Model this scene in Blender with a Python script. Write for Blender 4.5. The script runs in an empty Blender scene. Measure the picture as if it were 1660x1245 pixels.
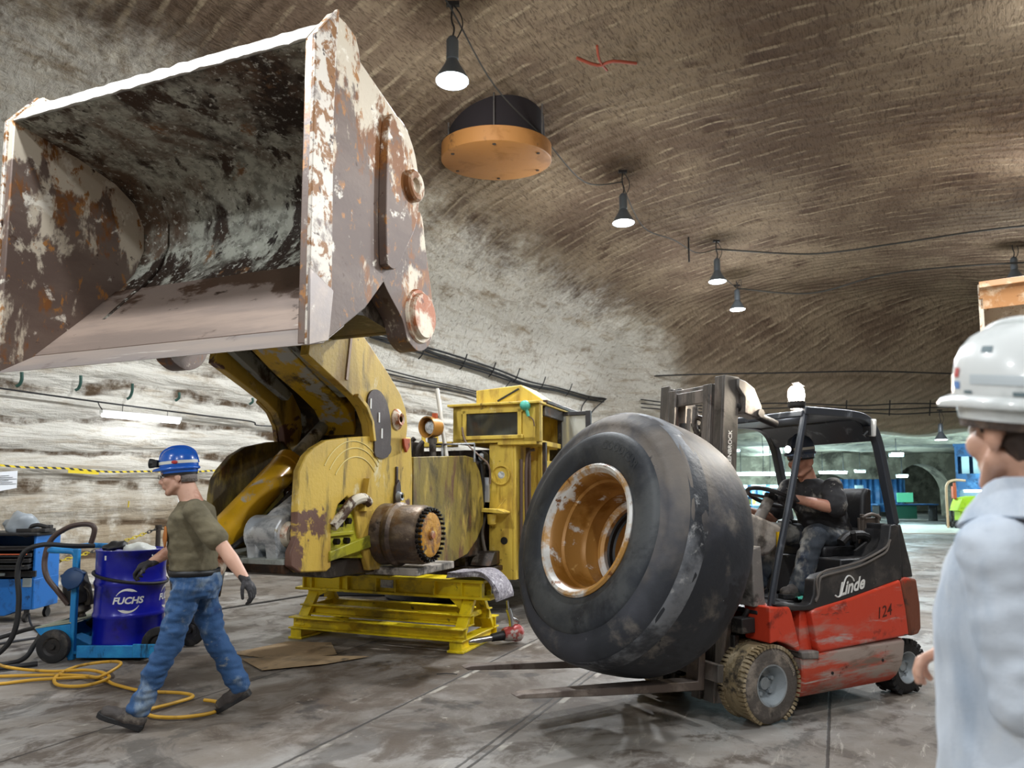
import bpy, bmesh, math, random
from mathutils import Vector, Matrix, noise, Euler
random.seed(7)
PI = math.pi
COL = bpy.context.scene.collection
V = Vector

def tag(o, label=None, cat=None, group=None, kind=None):
    if label: o['label'] = label
    if cat: o['category'] = cat
    if group: o['group'] = group
    if kind: o['kind'] = kind
    return o

def thing(name, label, cat, loc=(0, 0, 0), rotz=0.0, group=None):
    o = bpy.data.objects.new(name, None)
    COL.objects.link(o)
    o.location = loc
    o.rotation_euler = (0, 0, math.radians(rotz))
    o.empty_display_size = 0.2
    return tag(o, label, cat, group)

def catmull(pts, k=6, closed=False):
    P = [V(p) for p in pts]
    if len(P) < 3: return P
    n = len(P); out = []
    for i in range(n if closed else n - 1):
        if closed: a, b, c, d = P[(i-1) % n], P[i], P[(i+1) % n], P[(i+2) % n]
        else: a, b, c, d = P[max(i-1, 0)], P[i], P[i+1], P[min(i+2, n-1)]
        for j in range(k):
            t = j / k
            out.append(0.5*((2*b) + (c-a)*t + (2*a-5*b+4*c-d)*t*t + (3*b-a-3*c+d)*t**3))
    if not closed: out.append(P[-1])
    return out

def frame_for(d):
    d = V(d).normalized()
    up = V((0, 0, 1)) if abs(d.z) < 0.95 else V((1, 0, 0))
    u = d.cross(up).normalized(); w = u.cross(d).normalized()
    return u, w

class MB:
    def __init__(s): s.bm = bmesh.new()
    def face(s, vs):
        try: return s.bm.faces.new(vs)
        except ValueError: return None
    def hexa(s, p):
        v = [s.bm.verts.new(q) for q in p]
        for f in ((0,3,2,1),(4,5,6,7),(0,1,5,4),(1,2,6,5),(2,3,7,6),(3,0,4,7)): s.face([v[i] for i in f])
        return s
    def box(s, c, size, rot=None):
        x, y, z = [q/2 for q in size]
        p = [V(q) for q in ((-x,-y,-z),(x,-y,-z),(x,y,-z),(-x,y,-z),(-x,-y,z),(x,-y,z),(x,y,z),(-x,y,z))]
        if rot: 
            R = Euler([math.radians(a) for a in rot]).to_matrix(); p = [R @ q for q in p]
        return s.hexa([q + V(c) for q in p])
    def bar(s, p0, p1, w, h, up=(0, 0, 1)):
        p0, p1 = V(p0), V(p1); d = (p1-p0).normalized(); u = d.cross(V(up))
        if u.length < 1e-4: u = d.cross(V((1, 0, 0)))
        u.normalize(); n = u.cross(d).normalized()
        a, b = u*w/2, n*h/2
        return s.hexa([p0-a-b, p0+a-b, p1+a-b, p1-a-b, p0-a+b, p0+a+b, p1+a+b, p1-a+b])
    def prism(s, pts, axis, a, b, b_pts=None):
        def mk(p, q):
            return {'x': (q, p[0], p[1]), 'y': (p[0], q, p[1]), 'z': (p[0], p[1], q)}[axis]
        A = [s.bm.verts.new(mk(p, a)) for p in pts]; B = [s.bm.verts.new(mk(p, b)) for p in (b_pts or pts)]
        n = len(pts)
        f1 = s.face(A); f2 = s.face(B[::-1])
        for i in range(n): s.face([A[i], B[i], B[(i+1) % n], A[(i+1) % n]])
        fs = [f for f in (f1, f2) if f and len(f.verts) > 4]
        for f in fs: f.normal_update()
        bmesh.ops.triangulate(s.bm, faces=fs)
        return s
    def cyl(s, p0, p1, r0, r1=None, n=24, cap=True):
        r1 = r0 if r1 is None else r1
        p0, p1 = V(p0), V(p1); u, w = frame_for(p1-p0)
        A, B = [], []
        for i in range(n):
            t = 2*PI*i/n; d = u*math.cos(t) + w*math.sin(t)
            A.append(s.bm.verts.new(p0 + d*r0)); B.append(s.bm.verts.new(p1 + d*r1))
        for i in range(n): s.face([A[i], A[(i+1) % n], B[(i+1) % n], B[i]])
        if cap: s.face(A[::-1]); s.face(B)
        return s
    def loft(s, rings, cap=True, closed=True, loop=False):
        R = [[s.bm.verts.new(p) for p in r] for r in rings]
        m = len(R[0])
        for k in range(len(R) if loop else len(R)-1):
            A, B = R[k], R[(k+1) % len(R)]
            for i in range(m if closed else m-1): s.face([A[i], A[(i+1) % m], B[(i+1) % m], B[i]])
        if cap and not loop:
            s.face(R[0][::-1]); s.face(R[-1])
        return s
    def tube(s, pts, r, n=8, k=0, closed=False, cap=True):
        P = catmull(pts, k, closed) if k else [V(p) for p in pts]
        m = len(P); rings = []; u = None
        for i, p in enumerate(P):
            d = (P[(i+1) % m] - P[i-1]) if closed else (P[min(i+1, m-1)] - P[max(i-1, 0)])
            if d.length < 1e-9: d = V((0, 0, 1))
            d.normalize()
            if u is None: u, w = frame_for(d)
            u = (u - d*u.dot(d))
            if u.length < 1e-6: u, w = frame_for(d)
            u.normalize(); w = d.cross(u)
            rr = r(i/(m-1)) if callable(r) else r
            rings.append([p + u*rr*math.cos(2*PI*j/n) + w*rr*math.sin(2*PI*j/n) for j in range(n)])
        return s.loft(rings, cap, True, closed)
    def lathe(s, prof, o, axis, n=48, loop=False, cap=False):
        o = V(o); d = V(axis).normalized(); u, w = frame_for(d)
        rings = [[o + d*h + (u*math.cos(2*PI*i/n) + w*math.sin(2*PI*i/n))*max(r, 1e-4) for i in range(n)] for r, h in prof]
        return s.loft(rings, cap, True, loop)
    def ball(s, c, r, M=None, seg=20, rg=12):
        if not hasattr(r, '__len__'): r = (r, r, r)
        rings = []
        for i in range(rg+1):
            a = PI*i/rg; a = min(max(a, 0.02), PI-0.02)
            rings.append([V((r[0]*math.sin(a)*math.cos(2*PI*j/seg), r[1]*math.sin(a)*math.sin(2*PI*j/seg), -r[2]*math.cos(a))) for j in range(seg)])
        if M: rings = [[M @ p for p in q] for q in rings]
        return s.loft([[p + V(c) for p in q] for q in rings])
    def cap(s, p0, p1, r0, r1=None, fl=1.0, fdir=None, n=18):
        # tapered capsule; fl flattens it along fdir
        r1 = r0 if r1 is None else r1
        p0, p1 = V(p0), V(p1); d = (p1-p0); L = d.length; d.normalize()
        if fdir is None: u, w = frame_for(d)
        else:
            w = V(fdir); w = (w - d*w.dot(d)).normalized(); u = d.cross(w)
        rings = []
        for i in range(6):
            a = PI/2*i/5; a = max(a, 0.05)
            rings.append((p0 - d*r0*math.cos(a), r0*math.sin(a)))
        for i in range(1, 5): rings.append((p0 + d*L*i/5, r0 + (r1-r0)*i/5))
        for i in range(6):
            a = PI/2*(1 - i/5); a = max(a, 0.05)
            rings.append((p1 + d*r1*math.cos(a), r1*math.sin(a)))
        return s.loft([[c + u*r*math.cos(2*PI*j/n) + w*fl*r*math.sin(2*PI*j/n) for j in range(n)] for c, r in rings])
    def grid(s, fn, nu, nv):
        G = [[s.bm.verts.new(fn(i/nu, j/nv)) for j in range(nv+1)] for i in range(nu+1)]
        for i in range(nu):
            for j in range(nv): s.face([G[i][j], G[i+1][j], G[i+1][j+1], G[i][j+1]])
        return s
    def text(s, body, size, fn, ext=0.001, shear=0.0, bold=0.0, align='CENTER'):
        c = bpy.data.curves.new('t', 'FONT'); c.body = body; c.size = size; c.shear = shear; c.offset = bold
        c.align_x = align; c.align_y = 'CENTER'; c.resolution_u = 3
        o = bpy.data.objects.new('t', c); COL.objects.link(o)
        me = bpy.data.meshes.new_from_object(o.evaluated_get(bpy.context.evaluated_depsgraph_get()))
        b = bmesh.new(); b.from_mesh(me)
        bmesh.ops.triangulate(b, faces=b.faces[:])
        for it in range(2):
            bmesh.ops.subdivide_edges(b, edges=[e for e in b.edges if e.calc_length() > size*0.25], cuts=1)
            bmesh.ops.triangulate(b, faces=b.faces[:])
        mp = {v: s.bm.verts.new(fn(v.co.x, v.co.y, ext)) for v in b.verts}
        for f in b.faces: s.face([mp[v] for v in f.verts])
        b.free(); bpy.data.objects.remove(o); bpy.data.curves.remove(c); bpy.data.meshes.remove(me)
        return s
    def move(s, M):
        for v in s.bm.verts: v.co = M @ v.co
        return s
    def jitter(s, amp, freq, seed=0.0):
        s.bm.normal_update()
        for v in s.bm.verts: v.co += v.normal*amp*noise.noise(v.co*freq + V((seed, seed, seed)))
        return s
    def obj(s, name, m, parent=None, bevel=0.0, ang=35, label=None, solid=0.0, seg=2, recalc=True):
        if recalc: bmesh.ops.recalc_face_normals(s.bm, faces=s.bm.faces[:])
        me = bpy.data.meshes.new(name); s.bm.to_mesh(me); s.bm.free()
        me.polygons.foreach_set('use_smooth', [True]*len(me.polygons))
        me.set_sharp_from_angle(angle=math.radians(ang))
        o = bpy.data.objects.new(name, me); COL.objects.link(o)
        if m: me.materials.append(m)
        if parent: o.parent = parent
        if solid:
            md = o.modifiers.new('s', 'SOLIDIFY'); md.thickness = solid; md.offset = 0
        if bevel:
            md = o.modifiers.new('b', 'BEVEL'); md.width = bevel; md.segments = seg; md.limit_method = 'ANGLE'; md.angle_limit = math.radians(40); md.harden_normals = False
        if label: o['label'] = label
        return o

def blob(name, mb, m, parent, voxel=0.01, smooth=4, wr=None, label=None, fac=0.5):
    """one continuous skin over overlapping solids; wr = [(amp, (fx,fy,fz), seed)] folds"""
    bmesh.ops.recalc_face_normals(mb.bm, faces=mb.bm.faces[:])
    me = bpy.data.meshes.new('tmp'); mb.bm.to_mesh(me); mb.bm.free()
    o = bpy.data.objects.new('tmp', me); COL.objects.link(o)
    r = o.modifiers.new('r', 'REMESH'); r.mode = 'VOXEL'; r.voxel_size = voxel; r.adaptivity = 0
    if smooth:
        q = o.modifiers.new('q', 'SMOOTH'); q.iterations = smooth; q.factor = fac
    out = bpy.data.meshes.new_from_object(o.evaluated_get(bpy.context.evaluated_depsgraph_get()))
    bpy.data.objects.remove(o); bpy.data.meshes.remove(me)
    out.name = name
    if wr:
        nm = [v.normal.copy() for v in out.vertices]
        for v, n_ in zip(out.vertices, nm):
            a = 0
            for amp, fr, sd in wr:
                a += amp*noise.noise(V((v.co.x*fr[0]+sd, v.co.y*fr[1]+sd, v.co.z*fr[2])))
            v.co += n_*a
    out.polygons.foreach_set('use_smooth', [True]*len(out.polygons))
    out.materials.clear(); out.materials.append(m)
    ob = bpy.data.objects.new(name, out); COL.objects.link(ob)
    if parent: ob.parent = parent
    if label: ob['label'] = label
    return ob

# ---------------------------------------------------------------- materials
def rgb(h):
    h = h.lstrip('#'); c = [int(h[i:i+2], 16)/255 for i in (0, 2, 4)]
    return tuple(((x/12.92) if x <= 0.04045 else ((x+0.055)/1.055)**2.4) for x in c) + (1,)

class NT:
    def __init__(s, m): s.t = m.node_tree; s.n = s.t.nodes; s.l = s.t.links
    def add(s, typ, **kw):
        n = s.n.new(typ)
        for k, v in kw.items():
            if k.startswith('_'): setattr(n, k[1:], v)
        return n
    def link(s, a, b): s.l.new(a, b)
    def setin(s, sock, v):
        if hasattr(v, 'is_output'): s.link(v, sock)
        else: sock.default_value = v
    def math(s, op, a, b=None, c=None, clamp=False):
        n = s.n.new('ShaderNodeMath'); n.operation = op; n.use_clamp = clamp
        for i, v in enumerate((a, b, c)):
            if v is not None: s.setin(n.inputs[i], v)
        return n.outputs[0]
    def rng(s, v, a, b, c=0.0, d=1.0, smooth=True):
        n = s.n.new('ShaderNodeMapRange'); n.clamp = True
        if smooth: n.interpolation_type = 'SMOOTHSTEP'
        for i, q in enumerate((v, a, b, c, d)): s.setin(n.inputs[i], q)
        return n.outputs[0]
    def mix(s, f, a, b):
        n = s.n.new('ShaderNodeMix'); n.data_type = 'RGBA'
        s.setin(n.inputs[0], f); s.setin(n.inputs[6], a); s.setin(n.inputs[7], b)
        return n.outputs[2]
    def noise(s, vec, scale, detail=6, rough=0.6, dist=0.0):
        n = s.n.new('ShaderNodeTexNoise'); s.link(vec, n.inputs['Vector'])
        n.inputs['Scale'].default_value = scale; n.inputs['Detail'].default_value = detail
        n.inputs['Roughness'].default_value = rough; n.inputs['Distortion'].default_value = dist
        return n.outputs[0]
    def scaled(s, vec, sc, loc=(0, 0, 0), rot=(0, 0, 0)):
        n = s.n.new('ShaderNodeMapping'); s.link(vec, n.inputs[0])
        n.inputs['Scale'].default_value = sc; n.inputs['Location'].default_value = loc; n.inputs['Rotation'].default_value = rot
        return n.outputs[0]

def mat(name, base, rough=0.5, metal=0.0, layers=(), bump=None, spec=0.5, var=0.0, coat=0.0, trans=0.0, alpha=1.0, obj_coord=True):
    m = bpy.data.materials.new(name); m.use_nodes = True
    t = NT(m); b = t.n['Principled BSDF']
    tc = t.n.new('ShaderNodeTexCoord'); co = tc.outputs['Object']
    col = rgb(base) if isinstance(base, str) else base
    rg = rough
    if var:
        f = t.noise(co, 3.0, 5)
        dark = tuple(c*(1-var) for c in col[:3]) + (1,); lite = tuple(min(1, c*(1+var)) for c in col[:3]) + (1,)
        col = t.mix(t.rng(f, 0.3, 0.7), dark, lite)
    for i, L in enumerate(layers):
        c, sc, lo, hi = L[:4]; o = L[4] if len(L) > 4 else {}
        v = t.scaled(co, o.get('st', (1, 1, 1)), loc=(i*3.1+o.get('seed', 0), i*1.7, i*2.3), rot=o.get('rot', (0, 0, 0)))
        f = t.noise(v, sc, o.get('d', 8), o.get('rg', 0.65), o.get('dist', 0.3))
        for g in ([o['g']] if 'g' in o else []) + list(o.get('gs', [])):
            ax, a0, a1, k = g
            sp = t.n.new('ShaderNodeSeparateXYZ'); t.link(co, sp.inputs[0])
            f = t.math('ADD', f, t.rng(sp.outputs[ax], a0, a1, 0.0, k))
        f = t.rng(f, lo, hi)
        if 'k' in o: f = t.math('MULTIPLY', f, o['k'])
        col = t.mix(f, col, rgb(c))
        if 'r' in o:
            n = t.n.new('ShaderNodeMix'); t.setin(n.inputs[0], f); t.setin(n.inputs[2], rg); t.setin(n.inputs[3], o['r']); rg = n.outputs[0]
    t.setin(b.inputs['Base Color'], col); t.setin(b.inputs['Roughness'], rg)
    b.inputs['Metallic'].default_value = metal
    b.inputs['Specular IOR Level'].default_value = spec
    b.inputs['Coat Weight'].default_value = coat
    b.inputs['Transmission Weight'].default_value = trans
    if alpha < 1: b.inputs['Alpha'].default_value = alpha
    if bump:
        sc, st = bump[:2]; stv = bump[2] if len(bump) > 2 else (1, 1, 1)
        f = t.noise(t.scaled(co, stv), sc, 6, 0.6)
        n = t.n.new('ShaderNodeBump'); n.inputs['Strength'].default_value = st; n.inputs['Distance'].default_value = 0.02
        t.link(f, n.inputs['Height']); t.link(n.outputs[0], b.inputs['Normal'])
    return m

def emis(name, col, strength):
    m = bpy.data.materials.new(name); m.use_nodes = True
    t = NT(m); b = t.n['Principled BSDF']
    c = rgb(col)
    b.inputs['Base Color'].default_value = c
    b.inputs['Emission Color'].default_value = c; b.inputs['Emission Strength'].default_value = strength
    return m

def dup(root, loc=None, rotz=None, label=None, group=None):
    r = root.copy(); COL.objects.link(r)
    if loc is not None: r.location = loc
    if rotz is not None: r.rotation_euler = (0, 0, math.radians(rotz))
    if label: r['label'] = label
    if group: r['group'] = group
    for ch in list(root.children):
        c = ch.copy(); COL.objects.link(c); c.parent = r
        for g in list(ch.children):
            d = g.copy(); COL.objects.link(d); d.parent = c
    return r

def light(name, typ, loc, energy, col=(1, 1, 1), size=0.2, spot=None, blend=0.5, to=None):
    l = bpy.data.lights.new(name, typ); l.energy = energy; l.color = col
    if typ == 'AREA': l.shape = 'DISK'; l.size = size
    else: l.shadow_soft_size = size
    if typ == 'SPOT': l.spot_size = math.radians(spot); l.spot_blend = blend
    o = bpy.data.objects.new(name, l); COL.objects.link(o); o.location = loc
    if to is not None:
        o.rotation_euler = (V(to)-V(loc)).to_track_quat('-Z', 'Y').to_euler()
    return o

# ---------------------------------------------------------------- shared materials
M = {}
M['steel'] = mat('steel', '#6f6a66', 0.45, 0.6, [('#3d352f', 6, .5, .65)], (40, .15))
M['dark_metal'] = mat('dark_metal', '#2c2a2a', 0.55, 0.3, [('#6d675f', 7, .55, .72)], (30, .2))
M['black'] = mat('black', '#17171a', 0.5, 0, [('#4b4844', 8, .58, .75)], (50, .1))
M['black_rubber'] = mat('black_rubber', '#1c1c1e', 0.7, 0, [('#55504a', 5, .5, .75)], (60, .2))
M['chrome'] = mat('chrome', '#b9bcc0', 0.22, 1.0, [('#5b564f', 12, .55, .7)])
M['lens'] = mat('lens', '#d8dde0', 0.12, 0.0, [('#9aa0a2', 20, .45, .6)], spec=0.8)
M['white_paint'] = mat('white_paint', '#e6e6e2', 0.5)
M['cable'] = mat('cable_black', '#18181a', 0.6)
M['wire'] = mat('wire_grey', '#2b2925', 0.7)
LE, UPF, EXPO = 620.0, .40, 0.10
# ---------------------------------------------------------------- cavern (frame VO, x away from the left wall, y down the drift)
VO = V((-6.9, 10.3, 0)); VA = -31.5
VM = Matrix.Translation(VO) @ Matrix.Rotation(math.radians(VA), 4, 'Z')
PROF = [(0,0),(0,1.2),(.15,2.4),(.5,3.6),(1.1,4.7),(2.0,5.8),(3.2,6.7),(4.6,7.25),(6.4,7.55),(9,7.6),(12,7.4),(15,6.8),(18,5.5),(20,3),(20.3,0)]

def cave_mat(name):
    m = bpy.data.materials.new(name); m.use_nodes = True
    t = NT(m); b = t.n['Principled BSDF']; b.inputs['Roughness'].default_value = 0.92; b.inputs['Specular IOR Level'].default_value = .12
    co = t.n.new('ShaderNodeTexCoord').outputs['Object']
    sp = t.n.new('ShaderNodeSeparateXYZ'); t.link(co, sp.inputs[0]); X, Y, Z = sp.outputs
    n1 = t.noise(co, .45, 6, .6); n2 = t.noise(co, 1.6, 8, .7); n3 = t.noise(co, 9, 8, .7)
    # cutter ridges: across the roof, level along the wall
    def wave(vec, d, sc, dist):
        w = t.n.new('ShaderNodeTexWave'); w.wave_type = 'BANDS'; w.bands_direction = d; t.link(vec, w.inputs[0])
        w.inputs['Scale'].default_value = sc; w.inputs['Distortion'].default_value = dist; w.inputs['Detail'].default_value = 4
        w.inputs['Detail Scale'].default_value = 1.3; w.inputs['Detail Roughness'].default_value = .62
        return w.outputs['Fac']
    wr = wave(t.scaled(co, (1, 1, .3), rot=(0, 0, .08)), 'Y', 1.05, 2.0)
    wr2 = wave(t.scaled(co, (.6, .6, .6), rot=(0, 0, -.12)), 'Y', 2.6, 4)
    ww = wave(t.scaled(co, (.25, .25, 1)), 'Z', .62, 7.0)
    chat = t.noise(t.scaled(co, (16, 3.5, 3.5)), 1.6, 5, .65, 1.2)
    wl = t.noise(t.scaled(co, (.5, .55, 4.5)), 2.0, 8, .68, .6)
    # zones
    zz = t.math('ADD', Z, t.math('MULTIPLY', t.math('SUBTRACT', n2, .5), 1.6))
    xx = t.math('ADD', X, t.math('MULTIPLY', t.math('SUBTRACT', n2, .5), 1.2))
    isw = t.math('MULTIPLY', t.rng(t.math('ADD', zz, t.math('MULTIPLY', t.math('SUBTRACT', n3, .5), 1.5)), 7.3, 6.0), t.rng(xx, 4.2, 2.9))
    ifl = t.rng(X, 4.6, 2.4)
    brown = t.mix(t.rng(n1, .36, .66), rgb('#6a594a'), rgb('#8c7b66'))
    brown = t.mix(t.rng(t.noise(co, .8, 6, .7), .52, .68), brown, rgb('#57463a'))
    brown = t.mix(t.math('MULTIPLY', t.rng(wr, .80, 1.0), t.rng(n2, .44, .66, 0, .75)), brown, rgb('#b3a389'))  # paler ridge crests: grazing light put into the roof colour
    brown = t.mix(t.math('MULTIPLY', t.rng(chat, .46, .66), .62), brown, rgb('#3f3227'))
    wy = t.math('ADD', t.math('MULTIPLY', X, -.5225), t.math('MULTIPLY', Y, .8526))
    brown = t.mix(t.math('MULTIPLY', t.rng(t.math('ADD', wy, n2), 12.6, 15.6), .6), brown, rgb('#a2937f'))
    tan = t.mix(t.rng(n2, .4, .62), rgb('#a79c86'), rgb('#7d7160'))
    tan = t.mix(t.rng(t.noise(co, .35, 6, .7), .50, .56), tan, rgb('#4d4034'))
    roof = t.mix(t.math('MULTIPLY', ifl, .85), brown, tan)
    white = t.mix(t.rng(wl, .48, .74), rgb('#dad6cc'), rgb('#b3a590'))
    white = t.mix(t.math('MULTIPLY', t.rng(t.noise(t.scaled(co, (.5, .5, 1.7)), 1.5, 8, .72), .53, .70), .8), white, rgb('#8d7a62'))
    white = t.mix(t.math('MULTIPLY', t.rng(n3, .62, .78), .55), white, rgb('#5f4d3b'))
    white = t.mix(t.math('MULTIPLY', t.rng(t.math('ADD', Z, t.math('MULTIPLY', n2, 1.2)), 3.0, 1.5), t.rng(n2, .34, .58, .15, .9)), white, rgb('#96856b'))
    white = t.mix(t.rng(t.math('ADD', Z, t.math('MULTIPLY', n2, .5)), .62, .38), white, rgb('#ddd9cf'))
    vs_ = t.noise(t.scaled(co, (6, 6, 1.1)), 1.5, 6, .65, .8)
    white = t.mix(t.math('MULTIPLY', t.rng(vs_, .54, .70), t.rng(Z, 3.4, 5.2, 0, .75)), white, rgb('#7d705d'))
    white = t.mix(t.math('MULTIPLY', t.math('MULTIPLY', t.rng(ww, .20, .03), t.rng(Z, 4.6, 3.2)), t.rng(n2, .38, .6)), white, rgb('#5d4d3c'))  # wave troughs darkened: crevice shade put into the wall colour
    col = t.mix(isw, roof, white)
    t.link(col, b.inputs['Base Color'])
    hr = t.math('ADD', t.math('MULTIPLY', wr, .62), t.math('ADD', t.math('MULTIPLY', wr2, .28), t.math('ADD', t.math('MULTIPLY', chat, .9), t.math('MULTIPLY', n3, .5))))
    vs_ = t.noise(t.scaled(co, (6, 6, 1.1)), 1.5, 6, .65, .8)
    hw = t.math('ADD', t.math('MULTIPLY', ww, t.rng(Z, 5.0, 3.4, .15, 1.25)), t.math('MULTIPLY', vs_, t.rng(Z, 3.2, 5.0, 0, 1.6)))
    hw = t.math('ADD', hw, t.math('ADD', t.math('MULTIPLY', wl, t.rng(Z, 5.0, 3.4, .3, 1.1)), t.math('MULTIPLY', n3, .5)))
    mx = t.n.new('ShaderNodeMix'); t.setin(mx.inputs[0], isw); t.setin(mx.inputs[2], hr); t.setin(mx.inputs[3], hw)
    bp = t.n.new('ShaderNodeBump'); bp.inputs['Strength'].default_value = .85; bp.inputs['Distance'].default_value = .06
    t.link(mx.outputs[0], bp.inputs['Height']); t.link(bp.outputs[0], b.inputs['Normal'])
    return m
M['cave'] = cave_mat('salt_rock')

def prof_pts(step=.16):
    P = catmull([(x, 0, z) for x, z in PROF], 12); out = [P[0]]; acc = 0
    for a, c in zip(P, P[1:]):
        if (c - out[-1]).length >= step: out.append(c)
    return out
PP = prof_pts()
NY0, NY1, DY = -15.0, 30.0, .16

def shell(name, i0, i1, y0=NY0, y1=NY1, x_lo=None):
    mb = MB(); rows = []
    ny = int((y1-y0)/DY)
    G = {}
    for i in range(i0, i1+1):
        p = PP[i]; a = PP[max(i-1, 0)]; c = PP[min(i+1, len(PP)-1)]
        tn = (c-a).normalized(); nn = V((tn.z, 0, -tn.x))
        for j in range(ny+1):
            y = y0 + j*DY
            q = V((p.x, y, p.z))
            big = noise.noise(q*.33)*.16 + noise.noise(q*1.1 + V((9, 9, 9)))*.05 + noise.noise(V((q.x*1.4, q.y*1.4, q.z*3.2)))*.025
            k = min(1, max(0, p.z-.1)/.6)
            amp = .35 if p.z < 4.9 else 1.0
            q = q - nn*abs(0) + nn*(big*k*amp*-1.0)
            w = VM @ q
            zf = max(3.75 + .25*noise.noise(w*.5), 7.6 - (w.y-21.6)*.92 + .35*noise.noise(w*.4))
            # soft minimum
            if w.y > 19: 
                d = q.z - zf
                if d > -.8: q.z = zf + (-.0 if d > .8 else -((.8-d)/1.6)**2*.8)
            G[i, j] = (mb.bm.verts.new(q), w.y)
    for i in range(i0, i1):
        for j in range(ny):
            if min(G[i, j][1], G[i+1, j][1], G[i, j+1][1]) > 27.6: continue
            mb.face([G[i, j][0], G[i+1, j][0], G[i+1, j+1][0], G[i, j+1][0]])
    o = mb.obj(name, M['cave'], ang=180, recalc=False)
    o.location = VO; o.rotation_euler = (0, 0, math.radians(VA))
    return tag(o, kind='structure')
iw = min(range(len(PP)), key=lambda i: (PP[i]-V((2.0, 0, 5.8))).length)
ir = min(range(len(PP)), key=lambda i: (PP[i]-V((18, 0, 5.5))).length)
shell('wall_left', 0, iw)
shell('ceiling', iw, ir)
shell('wall_right', ir, len(PP)-1)
mb = MB()
mb.grid(lambda a, c: V((-.5+21.3*a, NY0-.15 + .25*noise.noise(V((a*20, c*9, 3))), -.05+8*c)), 60, 30)
o = mb.obj('wall_back', M['cave'], ang=180); o.location = VO; o.rotation_euler = (0, 0, math.radians(VA)); tag(o, kind='structure')

def floor_mat():
    m = bpy.data.materials.new('worn_concrete'); m.use_nodes = True
    t = NT(m); b = t.n['Principled BSDF']; b.inputs['Specular IOR Level'].default_value = .4
    co = t.n.new('ShaderNodeTexCoord').outputs['Object']
    st = t.scaled(co, (1, 1, 1), rot=(0, 0, math.radians(-62)))
    n1 = t.noise(co, .55, 8, .62, .4); n2 = t.noise(co, 2.2, 9, .7, .6); n3 = t.noise(t.scaled(st, (.6, 3, 1)), 3.0, 9, .75, .8); n4 = t.noise(co, 14, 6, .7)
    col = t.mix(t.rng(n1, .36, .62), rgb('#94918d'), rgb('#6f665c'))
    col = t.mix(t.math('MULTIPLY', t.rng(n2, .48, .60), .85), col, rgb('#4c4239'))
    col = t.mix(t.math('MULTIPLY', t.rng(t.noise(co, .9, 8, .7, 1.0), .53, .60), .6), col, rgb('#44413e'))
    col = t.mix(t.math('MULTIPLY', t.rng(n3, .57, .68), .55), col, rgb('#bab4a9'))
    col = t.mix(t.math('MULTIPLY', t.rng(n4, .64, .74), .6), col, rgb('#c9c4b8'))
    col = t.mix(t.math('MULTIPLY', t.rng(t.noise(co, 40, 4, .7), .60, .75), .35), col, rgb('#2f2c2a'))
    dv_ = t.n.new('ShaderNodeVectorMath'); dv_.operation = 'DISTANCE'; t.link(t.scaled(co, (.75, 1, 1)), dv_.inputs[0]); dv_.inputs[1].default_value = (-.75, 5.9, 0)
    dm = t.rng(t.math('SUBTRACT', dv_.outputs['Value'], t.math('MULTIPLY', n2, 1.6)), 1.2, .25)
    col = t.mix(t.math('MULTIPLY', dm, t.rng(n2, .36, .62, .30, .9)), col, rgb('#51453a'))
    col = t.mix(t.math('MULTIPLY', dm, t.rng(t.noise(co, 5, 8, .75), .62, .68)), col, rgb('#a9a397'))
    col = t.mix(t.rng(t.noise(co, 22, 5, .8), .69, .73, 0, .8), col, rgb('#d5d0c4'))
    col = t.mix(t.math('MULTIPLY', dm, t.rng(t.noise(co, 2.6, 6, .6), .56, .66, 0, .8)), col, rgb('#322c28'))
    h = t.math('ADD', t.math('MULTIPLY', n2, .5), t.math('MULTIPLY', n4, .25))
    sp = t.n.new('ShaderNodeSeparateXYZ')
    mp = t.n.new('ShaderNodeMapping'); mp.vector_type = 'TEXTURE'; t.link(co, mp.inputs[0]); t.link(mp.outputs[0], sp.inputs[0])
    mp.inputs['Rotation'].default_value = (0, 0, math.radians(65.5)); X, Y = sp.outputs[0], sp.outputs[1]
    wob = t.math('ADD', Y, t.math('MULTIPLY', t.math('SUBTRACT', n4, .5), .02))
    def line(c0, wd):
        return t.rng(t.math('ABSOLUTE', t.math('SUBTRACT', wob, c0)), wd, wd*.45)
    L = [(2.85, .016), (1.885, .012), (1.945, .012), (0.1, .012), (4.3, .012)]
    jt = None
    for c0, wd in L:
        q = line(c0, wd); jt = q if jt is None else t.math('MAXIMUM', jt, q)
    col = t.mix(t.math('MULTIPLY', jt, .85), col, rgb('#2c2724'))
    ed = t.math('MULTIPLY', t.math('MAXIMUM', line(2.82, .03), line(1.85, .03)), t.rng(n2, .5, .6))
    col = t.mix(t.math('MULTIPLY', ed, .55), col, rgb('#c4bfb4'))
    t.link(col, b.inputs['Base Color'])
    t.link(t.rng(n1, .3, .65, .42, .72), b.inputs['Roughness'])
    h = t.math('SUBTRACT', h, t.math('MULTIPLY', jt, .8))
    bp = t.n.new('ShaderNodeBump'); bp.inputs['Strength'].default_value = .5; bp.inputs['Distance'].default_value = .02
    t.link(h, bp.inputs['Height']); t.link(bp.outputs[0], b.inputs['Normal'])
    return m
M['floor'] = floor_mat()
mb = MB(); mb.grid(lambda a, c: V((-22+70*a, -12+72*c, 0)), 2, 2)
tag(mb.obj('floor', M['floor']), kind='structure')
# steel strip let into the floor along the wall
mb = MB(); mb.bar((-6.4, 5.05, .006), (-1.2, 13.35, .006), .07, .012)
tag(mb.obj('trim_1', M['dark_metal']), kind='structure')

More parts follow.
